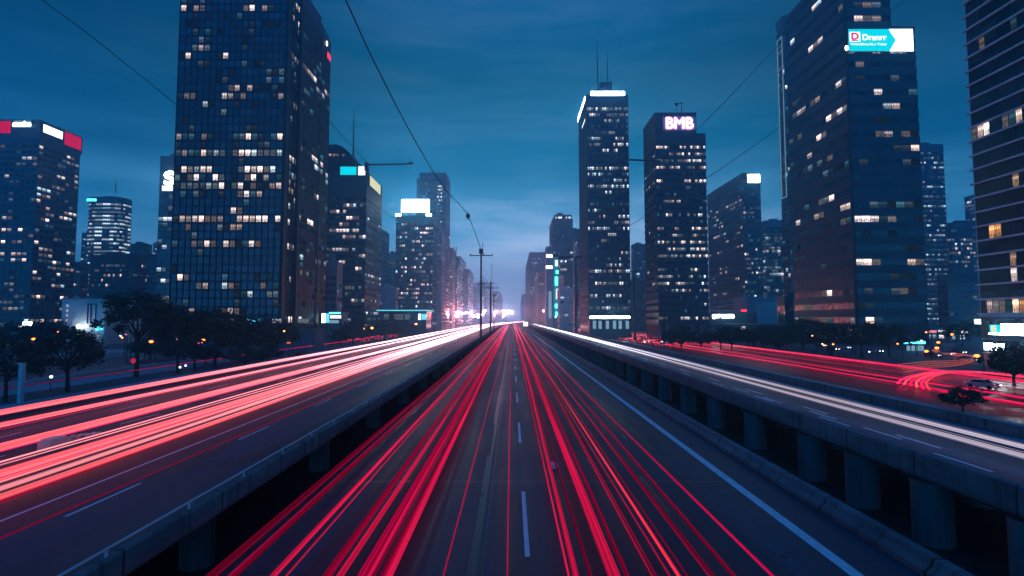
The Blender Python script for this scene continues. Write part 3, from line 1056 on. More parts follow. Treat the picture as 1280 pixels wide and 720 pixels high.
lettering('INSBA', 4.0, 2.6, (xw + .75, yb - 4.2, zt - 7), (0, 1), (1, 0), 'sign_red_lamp', s_, bold=.12)
mb = MB(); mb.box(xw + .25, xw + .6, yb - 6.5, yb - 5.4, zt - 2.5, zt - .5); mb.build('lamp', 'sign_white', t)
antenna(t, xw - 1, ym, zt + 2, zt + 8, .2)
# shops at the black tower's foot
t = thing('shop_row', 'row of small lit shops with a blue sign at the black tower foot', 'building', (P3(330, 410, 192).x, 196, GZ))
xa, xb = P3(225, 410, 190).x, P3(395, 410, 190).x
mb = MB(); mb.box(xa, xb, 190, 198, GZ, GZ + 7.4); mb.box(xa - .5, xb + .5, 188.6, 198.2, GZ + 7.41, GZ + 7.8); mb.build('wall', 'concrete_dark', t)
s_, a_, w_, h_ = face_panel(t, 310, 329.5, 398.5, 406, 189.8, glow('sign_blue', (.0, .35, .6), .9))
lettering('1205', w_ * .9, h_ * .8, (a_.x, 189.3, a_.z), (1, 0), (0, -1), 'sign_cyan_hot', s_)
for px0, px1, m_ in ((288, 308, 'lit_orange'), (340, 352, 'lit_cool'), (372, 386, 'lit_cool')):
    ob = bpy.data.objects.new('window', unit_pane(m_)); COL.objects.link(ob); ob.parent = t
    c = P3((px0 + px1) / 2, 401, 189.9); ob.location = c - Vector(t['_o']); ob.scale = ((px1 - px0) / F * 190, 1, 1.6)

# --- left 7: dark tower with rounded shoulder, teal and white signs, boom
D = 300
a = dims(403, 457, 476, D, 214, 'left')
x0, x1, y0, y1, z1 = a
t = tower('dark office tower with turquoise sign panel and thin roof boom', *a, 'office', 71, lit=(.42, .5, .1), mats=('lit_warm', 'lit_warm', 'lit_mixed'), runs=(2, 5), bay=1.9, fh=3.7, blank_top=12, side_lit=(.85, .8, .5), side_mats=('lit_dim', 'lit_dim', 'lit_cool'), side_style='ribbon', roof_box=False, rows=None)
mb = MB()
xs = [(403, 181), (420, 180), (428, 183), (436, 190), (443, 200), (447, 206), (449, 212)]
P = [P3(p[0], p[1], D) for p in xs]
for i in range(len(P) - 1):
    n = len(mb.v)
    for yy in (y0 + .4, y1 - 1):
        mb.v += [(P[i].x, yy, z1 + .01), (P[i + 1].x, yy, z1 + .01), (P[i + 1].x, yy, P[i + 1].z), (P[i].x, yy, P[i].z)]
    for q in ((0, 1, 2, 3), (7, 6, 5, 4), (3, 2, 6, 7), (0, 3, 7, 4), (1, 5, 6, 2)):
        mb.f.append(tuple(n + k for k in q)); mb.m.append(0)
mb.build('rounded_roof', 'frame_black', t)
pc = [(P3(p, 193.5, D).x, D + .3, P3(p, 193.5, D).z, 1.5, 1.6, (1, 0), (0, -1), 'lit_warm') for p in (412.5, 417.5, 421.5, 429)]
put_windows(t, pc)
face_panel(t, 425.5, 446, 208.5, 219, D - .6, 'sign_cyan', label='plain turquoise sign panel')
face_panel(t, 448, 457, 208, 219.5, D - .6, 'sign_pale', label='white sign panel beside the turquoise one')
panel(t, (x1 + .3, y0 + (y1 - y0) * .47, z1 - 4.2), (y1 - y0) * .70, 6.0, (0, 1), (1, 0), 'sign_cream', label='cream sign panel on the road side')
antenna(t, P3(439, 190, D).x, D + 4, P3(439, 194, D).z, P3(439, 133, D).z, .5)
p0, p1 = P3(458, 206, D - 3), P3(515, 205, D - 3)
mb = MB()
mb.tube([p0 + Vector((-1, 0, 0)), p0, p1], [.55, .55, .45], 8)
mb.box(p1.x - 2.0, p1.x + .8, p1.y - .5, p1.y + .5, p1.z - .15, p1.z + .9)
mb.tube([p1 + Vector((-1, 0, .5)), p1 + Vector((-1.2, 0, 2.4))], .15, 5)
mb.box(p0.x - 1.0, p0.x + .8, p0.y - .5, p0.y + 3.2, p0.z - 3.4, p0.z + 1.5)
mb.build('boom', 'metal_dark', t)

# grey low mauve block and podium in front of the dark tower
t = tower('grey narrow block with round arched top between two dark towers', *dims(404, 421, 424, 262, 330, 'left', 350), 'grey', 73, lit=(.25, .6, .05), mats=('lit_cool', 'lit_mixed'), blank_top=3, maxn=40)
tower('slim slate block right of the turquoise sign tower', *dims(470, 482, 486, 420, 291, 'left'), 'teal', 74, lit=(.2, .4, .05), mats=('lit_dim',), maxn=40)
tower('mauve plain block in front of the white sign tower', *dims(473, 494, 497, 360, 361, 'left', 380), 'grey', 75, lit=(.1, .3, .03), mats=('lit_mixed',), maxn=30, core='wall_mauve', frame='wall_mauve')
tower('narrow dark slab peeking between the mauve block and white sign tower', *dims(484, 496, 499, 560, 317, 'left'), 'teal', 76, lit=(.3, .4, .1), mats=('lit_cool',), maxn=30)

# --- left 9: tower with white rooftop sign
D = 430
a = dims(495, 541, 557, D, 271, 'left')
t = tower('dark tower crowned by a bright white rooftop billboard', *a, 'office', 81, lit=(.55, .45, .16), mats=('lit_warm', 'lit_mixed', 'lit_mixed'), runs=(1, 3), bay=1.5, fh=3.6, side_lit=(.2, .4, .05), side_style='grey', side_mats=('lit_mixed', 'lit_dim'))
x0, x1, y0, y1, z1 = t['_b']
s_, a_, w_, h_ = face_panel(t, 502, 537, 249.5, 266, D + 1, 'sign_white_hot', depth=1.2)
mb = MB()
for k in range(3):
    for j in range(9):
        if (j + k) % 4 == 0 or (k == 0 and j > 5): continue
        mb.box(a_.x - w_ * .3 + j * w_ * .078, a_.x - w_ * .3 + j * w_ * .078 + w_ * .06, a_.y - 1.26, a_.y - 1.23, a_.z + h_ * (.1 - .2 * k), a_.z + h_ * (.18 - .2 * k))
mb.build('lettering', glow('sign_grey_text', (.72, .74, .85), 1.0), s_)
mb = MB()
for px in (496, 500, 534, 538):
    q = P3(px, 270, D); mb.box(q.x - .8, q.x + .8, y0 - 1, y0 + .5, q.z, q.z + 1.6)
mb.build('floodlight', 'sign_white_hot', t)
mb = MB()
for px in (503, 512, 521, 530, 536):
    q = P3(px, 267, D + 2); mb.box(q.x - .25, q.x + .25, D + 2.0, D + 2.6, z1, z1 + 8)
mb.build('billboard_frame', 'metal_dark', t)
# --- left 10
D = 560
t = tower('tall stepped blue tower rising behind the white billboard tower', *dims(524, 557, 562, D, 217, 'left'), 'teal', 83, lit=(.1, .3, .02), mats=('lit_mixed',), core='glass_dark', frame='frame_mid', blank_top=6, rows=None, maxn=60)
x0, x1, y0, y1, z1 = t['_b']
mb = MB(); xx = P3(520, 250, D).x; mb.box(xx, x0 - .25, D + 3, y1, GZ, P3(640, 222, D).z); mb.build('wing', 'frame_mid', t)
cells = []
for f in range(20):
    for j in range(3):
        if random.random() < .7: cells.append((P3(547.5 + j * 2, 250, D).x, D - .18, P3(640, 233, D).z - f * 3.9, 1.4, 1.8, (1, 0), (0, -1), 'lit_mixed'))
put_windows(t, cells)
antenna(t, P3(536.5, 217, D).x, D + 4, z1, z1 + 4, .5); antenna(t, P3(547, 217, D).x, D + 4, z1, z1 + 7, .4)
tower('pale mauve slab beside the white billboard tower, nearer the road', *dims(541, 552, 556, 452, 292, 'left'), 'grey', 84, lit=(.12, .3, .06), mats=('lit_mixed', 'lit_warm'), maxn=40, core='wall_mauve', frame='wall_mauve')
tower('mauve slab with vertical window strips next along the left row', *dims(556, 566, 570, 620, 311, 'left'), 'grey', 85, lit=(.4, .5, .15), mats=('lit_warm', 'lit_mixed'), maxn=40)
tower('dark stepped block farther along the left row', *dims(572, 585, 588, 900, 344, 'left', 350), 'office', 86, lit=(.4, .4, .15), mats=('lit_warm', 'lit_mixed'), maxn=30)
t = tower('bluish block with a white lit screen far along the left row', *dims(566, 578, 582, 800, 352, 'left', 350), 'grey', 87, lit=(.4, .4, .15), mats=('lit_warm', 'lit_cool'), maxn=30)
face_panel(t, 576, 583, 365, 371, 799, 'sign_white')

# --- station-like glass halls by the left road
D = 330
t = thing('glass_hall', 'long low glass hall with turquoise lit roof edge on the left', 'building', (P3(512, 400, D).x, D + 10, GZ))
xa, xb = P3(474, 395, D).x, P3(533, 395, D).x; zr = P3(640, 389, D).z
mb = MB(); mb.box(xa, xb, D, D + 20, GZ, zr, 0); mb.box(xa - 2.5, xb + 1.5, D - 4, D + 21, zr + .01, zr + .9, 1)
mb.build('wall', ['glass_teal', 'concrete'], t)
mb = MB(); mb.box(xa - 2.5, xb + 1.6, D - 4.3, D - 4.02, zr + .15, zr + .75); mb.box(xb + 1.52, xb + 1.8, D - 4, D + 20, zr + .15, zr + .75); mb.build('light_strip', glow('strip_teal', (.1, .62, .75), 1.6), t)
for px0, px1, m_ in ((493, 504, 'lit_cool'), (506, 513, 'lit_cool'), (523, 526, 'sign_white'), (527, 533, 'strip_teal'), (480, 486, 'lit_dim')):
    q = P3((px0 + px1) / 2, 396, D - .1); ob = bpy.data.objects.new('window', unit_pane(m_)); COL.objects.link(ob); ob.parent = t
    ob.location = q - Vector(t['_o']); ob.scale = ((px1 - px0) / F * D, 1, 3.6)
D = 240
t = thing('kiosk', 'small pavilion with bright turquoise sign wall by the left street', 'building', (P3(415, 402, D).x, D + 4, GZ))
xa, xb = P3(401, 400, D).x, P3(428, 400, D).x
mb = MB(); mb.box(xa, xb, D, D + 8, GZ, P3(640, 392, D).z); mb.box(xa - .4, xb + .4, D - 1.5, D + 8.3, P3(640, 392, D).z + .01, P3(640, 390, D).z); mb.build('wall', 'concrete', t)
face_panel(t, 402.5, 407.5, 391.5, 403.5, D - .2, 'sign_white'); face_panel(t, 408, 412, 391, 403.5, D - .2, 'strip_teal'); face_panel(t, 412, 426, 390.5, 392, D - 1.6, 'sign_cyan_hot', name='light_strip')
face_panel(t, 413, 427, 394, 398, D - .2, 'sign_pale', name='window'); face_panel(t, 412, 424, 400, 404, D - .2, 'sign_dimblue', name='window')

# --- right 1: far row by the vanishing point
tower('dark stepped tower right of the vanishing point', *dims(662, 683, 657, 900, 316, 'right', 350), 'office', 101, lit=(.35, .4, .12), mats=('lit_mixed', 'lit_cool'), side='right', maxn=60, frame='frame_mid')
tower('grey block low in front of the stepped tower at the vanishing point', *dims(673, 690, 669, 640, 341, 'right', 350), 'grey', 102, lit=(.3, .4, .1), mats=('lit_mixed', 'lit_cool'), side='right', maxn=60)
D = 560
t = tower('teal tower with stepped crown and turquoise sign strip right of centre', *dims(691, 716, 687, D, 275, 'right'), 'teal', 103, lit=(.2, .4, .06), mats=('lit_cool', 'lit_dim', 'lit_mixed'), side='right', maxn=80)
x0, x1, y0, y1, z1 = t['_b']
mb = MB(); mb.box(x0 + 2, x1 - 1, D + 1, y1 - 1, z1 + 1.1, z1 + 6); mb.box(x0 + 5, x0 + 11, D + .6, D + 6, z1 + 6, z1 + 8); mb.build('crown', 'frame_mid', t)
mb = MB()
for px, w in ((695, .8), (700, 4), (708, 1), (712, 2)):
    q = P3(px, 273, D - .4); mb.box(q.x - w / 2, q.x + w / 2, D - .6, D - .3, q.z, q.z + 1.8)
mb.build('floodlight', 'sign_pale', t)
t = thing('sign_tower', 'narrow block with turquoise neon strip and white boards below the teal tower', 'building', (P3(694, 370, 500).x, 510, GZ))
D = 500
xa, xb = P3(691, 370, D).x, P3(699, 370, D).x
mb = MB(); mb.box(xa, xb, D, D + 22, GZ, P3(640, 322, D).z); mb.build('wall', 'frame_mid', t)
face_panel(t, 691.5, 698.5, 322, 398, D - .1, glow('neon_teal', (.0, .38, .42), .55), name='sign')
for k, (a_, b_) in enumerate(((325, 333), (338, 342), (346, 357), (361, 374), (380, 385), (390, 395))):
    face_panel(t, 693.8 + (k % 2), 697.2 + (k % 2) * .6, a_, b_, D - .8, 'sign_cyan_hot' if k % 3 else 'sign_pale', name='sign', frame=False)
face_panel(t, 683, 690.6, 318, 322, D - .1, 'sign_white'); face_panel(t, 682.5, 690.6, 332, 336, D - .1, 'sign_white'); face_panel(t, 685.5, 689.5, 364, 398, D - .1, 'sign_dimblue')
mb = MB(); mb.box(P3(683, 370, D).x, xa - .02, D + .3, D + 20, GZ, P3(640, 308, D).z); mb.build('wing', 'wall_mauve', t)
tower('white walled small block under the lamp mast', *dims(700, 716, 697, 430, 362, 'right', 380), 'grey', 104, lit=(.2, .4, .05), mats=('lit_cool',), side='right', maxn=20, core='wall_white', frame='wall_white')
tower('slate block wedged between the teal tower and the twin antenna tower', *dims(714, 726, 711, 620, 287, 'right'), 'teal', 105, lit=(.3, .4, .1), mats=('lit_cool', 'lit_mixed'), side='right', maxn=50)
tower('hazy pale teal tower seen between the two tall right towers', *dims(792, 809, 789, 620, 306, 'right'), 'teal', 106, lit=(.5, .4, .15), mats=('lit_cool', 'lit_mixed'), side='right', maxn=60)
tower('dark low block in front of the hazy teal tower', *dims(786, 812, 783, 480, 352, 'right', 370), 'office', 107, lit=(.3, .4, .1), mats=('lit_dim', 'lit_mixed'), side='right', maxn=60)

# --- right 3: twin antenna tower
D = 300
a = dims(735, 787, 725, D, 121, 'right')
t = tower('slim dark skyscraper with twin antennas and glowing white roof edge', *a, 'office', 111, lit=(.36, .82, .07), mats=('lit_mixed', 'lit_mixed', 'lit_cool'), side='right', runs=(3, 8), bay=1.25, fh=3.55, blank_top=5, side_lit=(.3, .4, .25), side_mats=('lit_dim',), base_h=8)
x0, x1, y0, y1, z1 = t['_b']
face_panel(t, 738, 781, 114.5, 120, D - .6, 'sign_white_hot', name='light_strip')
mb = MB()
for k in range(16):
    x = P3(738 + k * 2.87, 117, D).x; mb.box(x - .05, x + .05, D - 1.2, D - 1.1, P3(640, 120, D).z, P3(640, 114.5, D).z)
mb.build('louvre', 'frame_grey', t)
panel(t, (x0 - .4, (y0 + y1) / 2, z1 - .5), y1 - y0, 2.4, (0, -1), (-1, 0), 'sign_white_hot', name='light_strip')
panel(t, (x0 - .4, y0 + 8, z1 - 13), 14, 1.4, (0, -1), (-1, 0), 'sign_pale', name='light_strip')
mb = MB(); q0, q1 = P3(749, 112, D + 8), P3(764, 112, D + 8); mb.box(q0.x, q1.x, D + 5, D + 14, z1, q0.z + 3.5); mb.build('plant_room', 'frame_dark', t)
antenna(t, P3(747, 100, D + 5).x, D + 5, z1, P3(747, 53, D + 5).z, .45); antenna(t, P3(759.5, 100, D + 5).x, D + 5, z1, P3(759.5, 65, D + 5).z, .45)
q0, q1 = P3(736, 396, D - 4), P3(787, 396, D - 4)
mb = MB(); mb.box(q0.x, q1.x, D - 6, D - .5, GZ, P3(640, 400, D).z); mb.build('podium', 'frame_dark', t)
face_panel(t, 737, 787, 395.2, 398, D - 6.2, 'sign_white_hot', name='light_strip')
for px in (741, 748, 757, 766, 773, 782):
    face_panel(t, px, px + 4, 401, 411, D - 6.1, 'sign_dimblue', name='window')

# --- right 4: tower with pink letters
D = 270
a = dims(822, 884, 807, D, 169, 'right')
t = tower('broad dark tower with glowing pink letters BMB near the top', *a, 'ribbon', 121, lit=(.58, .72, .07), mats=('lit_mixed', 'lit_warm', 'lit_mixed'), side='right', runs=(3, 7), bay=1.15, fh=3.6, blank_top=2.5, side_lit=(.5, .6, .1), side_mats=('lit_mixed', 'lit_dim'), base_h=9, roof_box=False)
x0, x1, y0, y1, z1 = t['_b']
xs = P3(870, 150, D).x; zt = P3(640, 142.5, D).z
mb = MB(); mb.box(x0 - .28, xs, y0 - .28, y1 + .2, z1 + .01, zt); mb.box(x0 - .6, xs + .3, y0 - .6, y1 + .4, zt + .01, zt + .6); mb.box(xs + .1, x1 + .3, y0 - .3, y1 + .3, z1 + .02, z1 + .9); mb.build('crown', 'frame_dark', t)
q = P3(849, 154.5, D)
mb = MB(); mb.obox((q.x, D - .34), (1, 0), (0, 1), 21 / F * D, .05, q.z - 9 / F * D, q.z + 9 / F * D); mb.build('halo_reflector', 'wall_mauve', t)  # pale panel added behind the letters to catch their glow as a halo
lettering('BMB', 34 / F * D, 14 / F * D, (q.x, D - .7, q.z), (1, 0), (0, -1), 'sign_pink_hot', t, bold=.30, name='sign')
q = P3(850, 135, D + 4)
antenna(t, P3(852, 135, D + 4).x, D + 4, zt, P3(852, 128, D + 4).z, .3, bars=False); antenna(t, P3(846, 135, D + 4).x, D + 4, zt, P3(846, 131, D + 4).z, .25, bars=False)
mb = MB(); q = P3(848, 129.5, D + 4); mb.box(q.x - 2.2, q.x + 2.5, D + 3.8, D + 4.2, q.z, q.z + .35); mb.ball((q.x - 1.2, D + 3.6, q.z - .6), .9, sc=(1, .5, 1)); mb.build('dish', 'metal_dark', t)
p0, p1 = P3(783.5, 199.5, D - 2), P3(825, 201.5, D - 2)
mb = MB(); mb.tube([p0, p1], .5, 8); mb.ball(p0, .9); mb.box(p1.x - 1.2, p1.x + .4, p1.y - .3, D + .2, p1.z - .6, p1.z + .6); mb.build('boom', 'metal_dark', t)
for k in range(7):
    x = x0 + (x1 - x0) * k / 6; mb = MB(); mb.box(x - .8, x + .8, y0 - .9, y0 - .31, GZ, GZ + 8.4); mb.build('column', 'concrete_dark', t)

# --- right 5..7
D = 400
a = dims(930, 952, 886, D, 218, 'right')
t = tower('dark tower with a small bright sign on its roof corner', *a, 'office', 131, lit=(.6, .5, .2), mats=('lit_mixed', 'lit_cool', 'lit_dim'), side='right', bay=1.7, runs=(2, 5), side_lit=(.35, .35, .08), side_mats=('lit_warm', 'lit_mixed', 'lit_dim'), frame='frame_mid', core='glass_dark')
face_panel(t, 934, 949.5, 218, 228.5, D - .5, 'sign_white_hot')
tower('grey banded block between the roof sign tower and the right tower', *dims(957, 986, 954, 520, 277, 'right'), 'slab', 132, lit=(.8, .7, .3), mats=('lit_dim', 'lit_cool'), side='right', frame='frame_grey', runs=(2, 6), maxn=60)
D = 330
t = tower('narrow glass tower edge with white lit outline behind the right tower', *dims(984, 1010, 976, D, 22, 'right', 200), 'teal', 133, lit=(.2, .4, .1), mats=('lit_dim', 'lit_cool'), side='right', bay=2.6, blank_top=4, side_lit=(.3, .5, .1), maxn=80)
x0, x1, y0, y1, z1 = t['_b']
mb = MB()
for (ya, ye, za, ze) in ((y0 + 1, y0 + 1.4, z1 - 118, z1 - 12), (y1 - 1.6, y1 - 1.2, z1 - 118, z1 - 12), (y0 + 1, y1 - 1.2, z1 - 12.5, z1 - 12), (y0 + 1, y1 - 1.2, z1 - 118.5, z1 - 118)):
    mb.box(x0 - .7, x0 - .3, ya, ye, za, ze)
mb.build('light_outline', glow('outline', (.3, .6, .8), .45), t)
tower('low banded slab below the outlined narrow tower', *dims(981, 1005, 977, 300, 372, 'right', 390), 'teal', 134, lit=(.4, .4, .1), mats=('lit_dim',), side='right', maxn=30)

# --- right 8: big right tower
D = 225
a = dims(1063, 1150, 988, D, 36, 'right', 200)
x0, x1, y0, y1, z1 = a
RG = tower('massive dark tower with a turquoise and white billboard near the top', *a, 'ribbon', 141, lit=(.5, .36, .10), mats=('lit_warm', 'lit_warm', 'lit_mixed', 'lit_dim'), side='right', runs=(1, 3), bay=4.0, fh=6.3, blank_top=.5, side_lit=(.5, .42, .10), roof_box=False, base_h=6, frame='frame_dark', dim=.1)
xs = P3(1113, 10, D).x
mb = MB(); rr_ = random.Random(9); cells = []
zt = z1 + 34
mb.box(x0, xs, y0 + .3, y1, z1, zt, 0)
st = dict(STY['ribbon']); st['fh'] = 6.3; st['bay'] = 4.0
facade(mb, (x0, y0 + .3), (1, 0), (0, -1), xs - x0, z1, zt, st, rr_, (.2, .3, .05), cells, 0, ('lit_warm',), (1, 3))
facade(mb, (x0, y1), (0, -1), (-1, 0), y1 - y0 - .3, z1, zt, st, rr_, (.5, .5, .1), cells, 0, ('lit_warm', 'lit_mixed'), (1, 3))
mb.box(xs + .3, x1 + .3, y0 - .3, y1 + .3, z1 + .01, z1 + 1.0, 1)
mb.build('upper_block', ['glass_black', 'frame_dark'], RG)
put_windows(RG, cells, 20)
mb = MB()
mb.box(x0 - .5, x0 + .55, y0 - .42, y0 + .5, GZ, z1 + 30); mb.build('corner_pier', 'frame_black', RG)
w0, w1 = P3(1060, 50, D - 1).x, P3(1140.5, 50, D - 1).x; zt_, zb_ = P3(640, 37, D - 1).z, P3(640, 64.5, D - 1).z
s_ = panel(RG, ((w0 + w1) / 2, D - .6, (zt_ + zb_) / 2), w1 - w0, zt_ - zb_, (1, 0), (0, -1), 'sign_white', depth=.8)
YF = D - 1.42
h_ = zt_ - zb_; zc = (zt_ + zb_) / 2; xm = w0 + (w1 - w0) * .63; xt = w0 + (w1 - w0) * .735
mb = MB()
n = len(mb.v); mb.v += [(w0, YF, zb_), (xm, YF, zb_), (xt, YF, zc), (xm, YF, zt_), (w0, YF, zt_)]; mb.f.append((0, 1, 2, 3, 4)); mb.m.append(0)
mb.build('arrow_panel', 'sign_cyan', s_)
lw = (w1 - w0) * .165
lx = w0 + (w1 - w0) * .10; lz = zc + h_ * .15
mb = MB(); mb.obox((lx, YF - .02), (1, 0), (0, 1), lw / 2, .01, lz - lw * .48, lz + lw * .48); mb.build('logo', 'sign_pale', s_)
lettering('D', lw * .62, lw * .62, (lx, YF - .05, lz + .2), (1, 0), (0, -1), glow('logo_red', (.9, .03, .16), .9), s_, bold=.22, depth=.02, name='logo')
mb = MB(); mb.box(lx - lw * .32, lx + lw * .32, YF - .08, YF - .05, lz - lw * .42, lz - lw * .34); mb.build('logo', 'sign_text_dark', s_)
lettering('Dranrr', (w1 - w0) * .37, h_ * .26, (w0 + (w1 - w0) * .405, YF - .02, zc + h_ * .13), (1, 0), (0, -1), 'sign_pale', s_, bold=.16, depth=.02)
lettering('Wiakdliinn.0a | Tukar', (w1 - w0) * .57, h_ * .13, (w0 + (w1 - w0) * .31, YF - .02, zc - h_ * .2), (1, 0), (0, -1), 'sign_pale', s_, bold=.05, depth=.02)
mb = MB(); mb.box(w0 - 1.0, w0 - .4, D - 1.2, D - .5, zb_ + 1.0, zb_ + 2.6); mb.build('floodlight', 'sign_white_hot', RG)
# entrance pavilion with turquoise fascia
t = thing('kiosk', 'glass entrance pavilion with turquoise fascia at the right tower foot', 'building', (P3(1141, 435, 190).x, 196, GZ))
xa, xb = P3(1128, 430, 190).x, P3(1154, 430, 190).x
mb = MB(); mb.box(xa, xb, 190, 202, GZ, P3(640, 430, 190).z); mb.box(xa - .6, xb + .6, 189, 202.4, P3(640, 430, 190).z + .01, P3(640, 425.5, 190).z); mb.build('wall', 'concrete_dark', t)
face_panel(t, 1128, 1155, 426.5, 429.5, 188.9, 'sign_cyan_hot', name='light_strip')
for px in (1132, 1138, 1144, 1149):
    face_panel(t, px, px + 4.5, 432, 440, 189.9, 'sign_dimblue', name='window')

# --- right 9, 10
tower('slim tower striped with lit cool white floors right of the billboard tower', *dims(1152, 1184, 1146, 400, 182, 'right'), 'ribbon', 151, lit=(.9, .8, .4), mats=('lit_cool', 'lit_cool', 'lit_dim'), side='right', bay=1.5, fh=3.8, runs=(2, 6), frame='frame_mid')
tower('dim bluish block with speckled windows behind the dark gap at right', *dims(1189, 1230, 1184, 420, 280, 'right'), 'grey', 152, lit=(.6, .45, .1), mats=('lit_cool', 'lit_mixed', 'lit_warm'), side='right', bay=2.4, runs=(1, 3), frame='frame_mid', core='glass_dark')
tower('narrow taller tower at the edge of the farthest right facade', *dims(1217, 1245, 1213, 520, 246, 'right'), 'teal', 153, lit=(.6, .6, .2), mats=('lit_cool',), side='right', runs=(2, 4), maxn=60)
t = tower('low dark block in the gap before the rightmost facade', *dims(1186, 1228, 1180, 330, 345, 'right', 380), 'grey', 154, lit=(.0, .0, .0), side='right', frame='frame_mid', core='glass_dark')
face_panel(t, 1217, 1231, 399, 405, 328, 'sign_white')

# --- right 11: the banded facade running out of the frame
xf = P3(1219, 250, 118).x
yb = 118.0
t = tower('rightmost office tower with pale horizontal floor bands running out of frame', xf, xf + 40, 40, yb, 128, 'slab', 161, lit=(0, 0, 0), mats=('lit_warm', 'lit_mixed'), side='right', side_lit=(.22, .3, .03), runs=(1, 3), bay=1.5, fh=3.3, base_h=12.5, blank_top=1, side_mats=('lit_warm', 'lit_orange', 'lit_mixed'), frame='frame_pale', detail=False, dim=.03)
# podium with signs
xp = xf - .3
mb = MB(); mb.box(xp - 1.2, xf - .25, 60, yb - 1.5, GZ, GZ + 12, 0); [mb.box(xp - 1.34, xp - 1.2, 60, yb - 1.4, GZ + zz, GZ + zz + .35, 1) for zz in (4.6, 7.0, 11.6)]; mb.build('podium', ['glass_black', 'frame_mid'], t)
def xface(px, py): # a pixel on the podium's road face
    x = xp - 1.25; u = (px - 640) / F
    Y = x / u
    for _ in range(4):
        Y = x / ((px - 640) / F) * (math.cos(PITCH) - (360 - py) / F * math.sin(PITCH))
    return P3(px, py, Y)
for pxa, pxb, pya, pyb, m_ in ((1254, 1330, 405, 415, 'sign_white_hot'), (1240, 1253, 406, 415, 'sign_cyan'), (1239, 1330, 416.2, 418, 'sign_white_hot'), (1233, 1258, 428.5, 437, 'sign_white_hot')):
    A = xface(pxa, (pya + pyb) / 2); B = xface(pxb, (pya + pyb) / 2)
    A0 = xface(pxa, pya); A1 = xface(pxa, pyb)
    panel(t, (xp - 1.25, (A.y + B.y) / 2, (A0.z + A1.z) / 2), abs(A.y - B.y), A0.z - A1.z, (0, -1), (-1, 0), m_)
A = xface(1246, 411)
lettering('E', 1.2, 1.2, (xp - 1.8, A.y, A.z), (0, -1), (-1, 0), 'sign_cream', t, bold=.12, depth=.05)
mb = MB(); mb.box(xp - 5, xp - 1.3, 58, yb - 6, GZ, GZ + 4.2); mb.box(xp - 5.2, xp - 1.3, 57.5, yb - 5.8, GZ + 4.21, GZ + 4.5)
mb.build('podium', 'concrete', t)

# --- low buildings on the right between towers
D = 290
t = thing('low_hall', 'long flat roofed station hall below the right hand towers', 'building', (P3(905, 410, D).x, D + 8, GZ))
xa, xb = P3(842, 405, D).x, P3(990, 405, D).x; zr = P3(640, 407, D).z
mb = MB(); mb.box(xa, xb, D + 2, D + 22, GZ, zr, 0); mb.box(xa - 1, xb + 1, D - 2, D + 23, zr + .01, zr + .9, 1)
for k in range(12):
    x = xa + (xb - xa) * k / 11; mb.box(x - .3, x + .3, D - 1.6, D - 1.0, GZ, zr, 1)
mb.build('wall', ['wall_mauve', 'concrete'], t)
for px0, px1, py0, py1, m_ in ((864, 894, 415, 419, 'lit_mixed'), (926, 932, 408, 422, 'sign_pale'), (933, 944, 409, 413, 'neon_teal'), (948, 960, 415, 422, 'lit_cool'), (965, 971, 412, 415, 'sign_rose'), (978, 981, 412, 418, 'sign_pale'), (845, 850, 410, 414, 'lit_cool')):
    if m_.startswith('lit'):
        ob = bpy.data.objects.new('window', unit_pane(m_)); COL.objects.link(ob); ob.parent = t
        ob.location = P3((px0 + px1) / 2, (py0 + py1) / 2, D + 1.9) - Vector(t['_o']); ob.scale = ((px1 - px0) / F * D, 1, (py1 - py0) / F * D)
    else:
        face_panel(t, px0, px1, py0, py1, D - 1.7, m_)
D = 320
t = thing('podium_block', 'low dark podium with a white two word sign right of the pink letter tower', 'building', (P3(912, 398, D).x, D + 8, GZ))
xa, xb = P3(858, 398, D).x, P3(946, 398, D).x
mb = MB(); mb.box(xa, xb, D, D + 20, GZ, P3(640, 391.5, D).z, 0); mb.build('wall', 'frame_mid', t)
q = P3(904, 395.8, D)
lettering('IJUT UUUFS', 26 / F * D, 4.6 / F * D, (q.x, D - .1, q.z), (1, 0), (0, -1), 'sign_white_hot', t, bold=.22, name='sign')
D = 335
t = thing('plaza_block', 'pale block with lit fins between the sign podium and right tower', 'building', (P3(962, 390, D).x, D + 8, GZ))
xa, xb = P3(934, 390, D).x, P3(979, 390, D).x
mb = MB(); mb.box(xa, xb, D, D + 20, GZ, P3(640, 371, D).z, 0); mb.box(P3(944, 390, D).x, xb - 2, D - .4, D - .02, GZ + 3, P3(640, 378, D).z, 1); mb.build('wall', ['wall_mauve', 'wall_white'], t)
for k in range(4):
    face_panel(t, 971 + k * 1.9, 971.9 + k * 1.9, 379, 402, D - .5, 'sign_dimblue', name='lit_fin', frame=False)
face_panel(t, 979.5, 980.8, 369, 402, D - .5, 'sign_pale', name='lit_fin', frame=False)
face_panel(t, 926, 933, 387, 389.5, D - 16, 'sign_red_lamp')

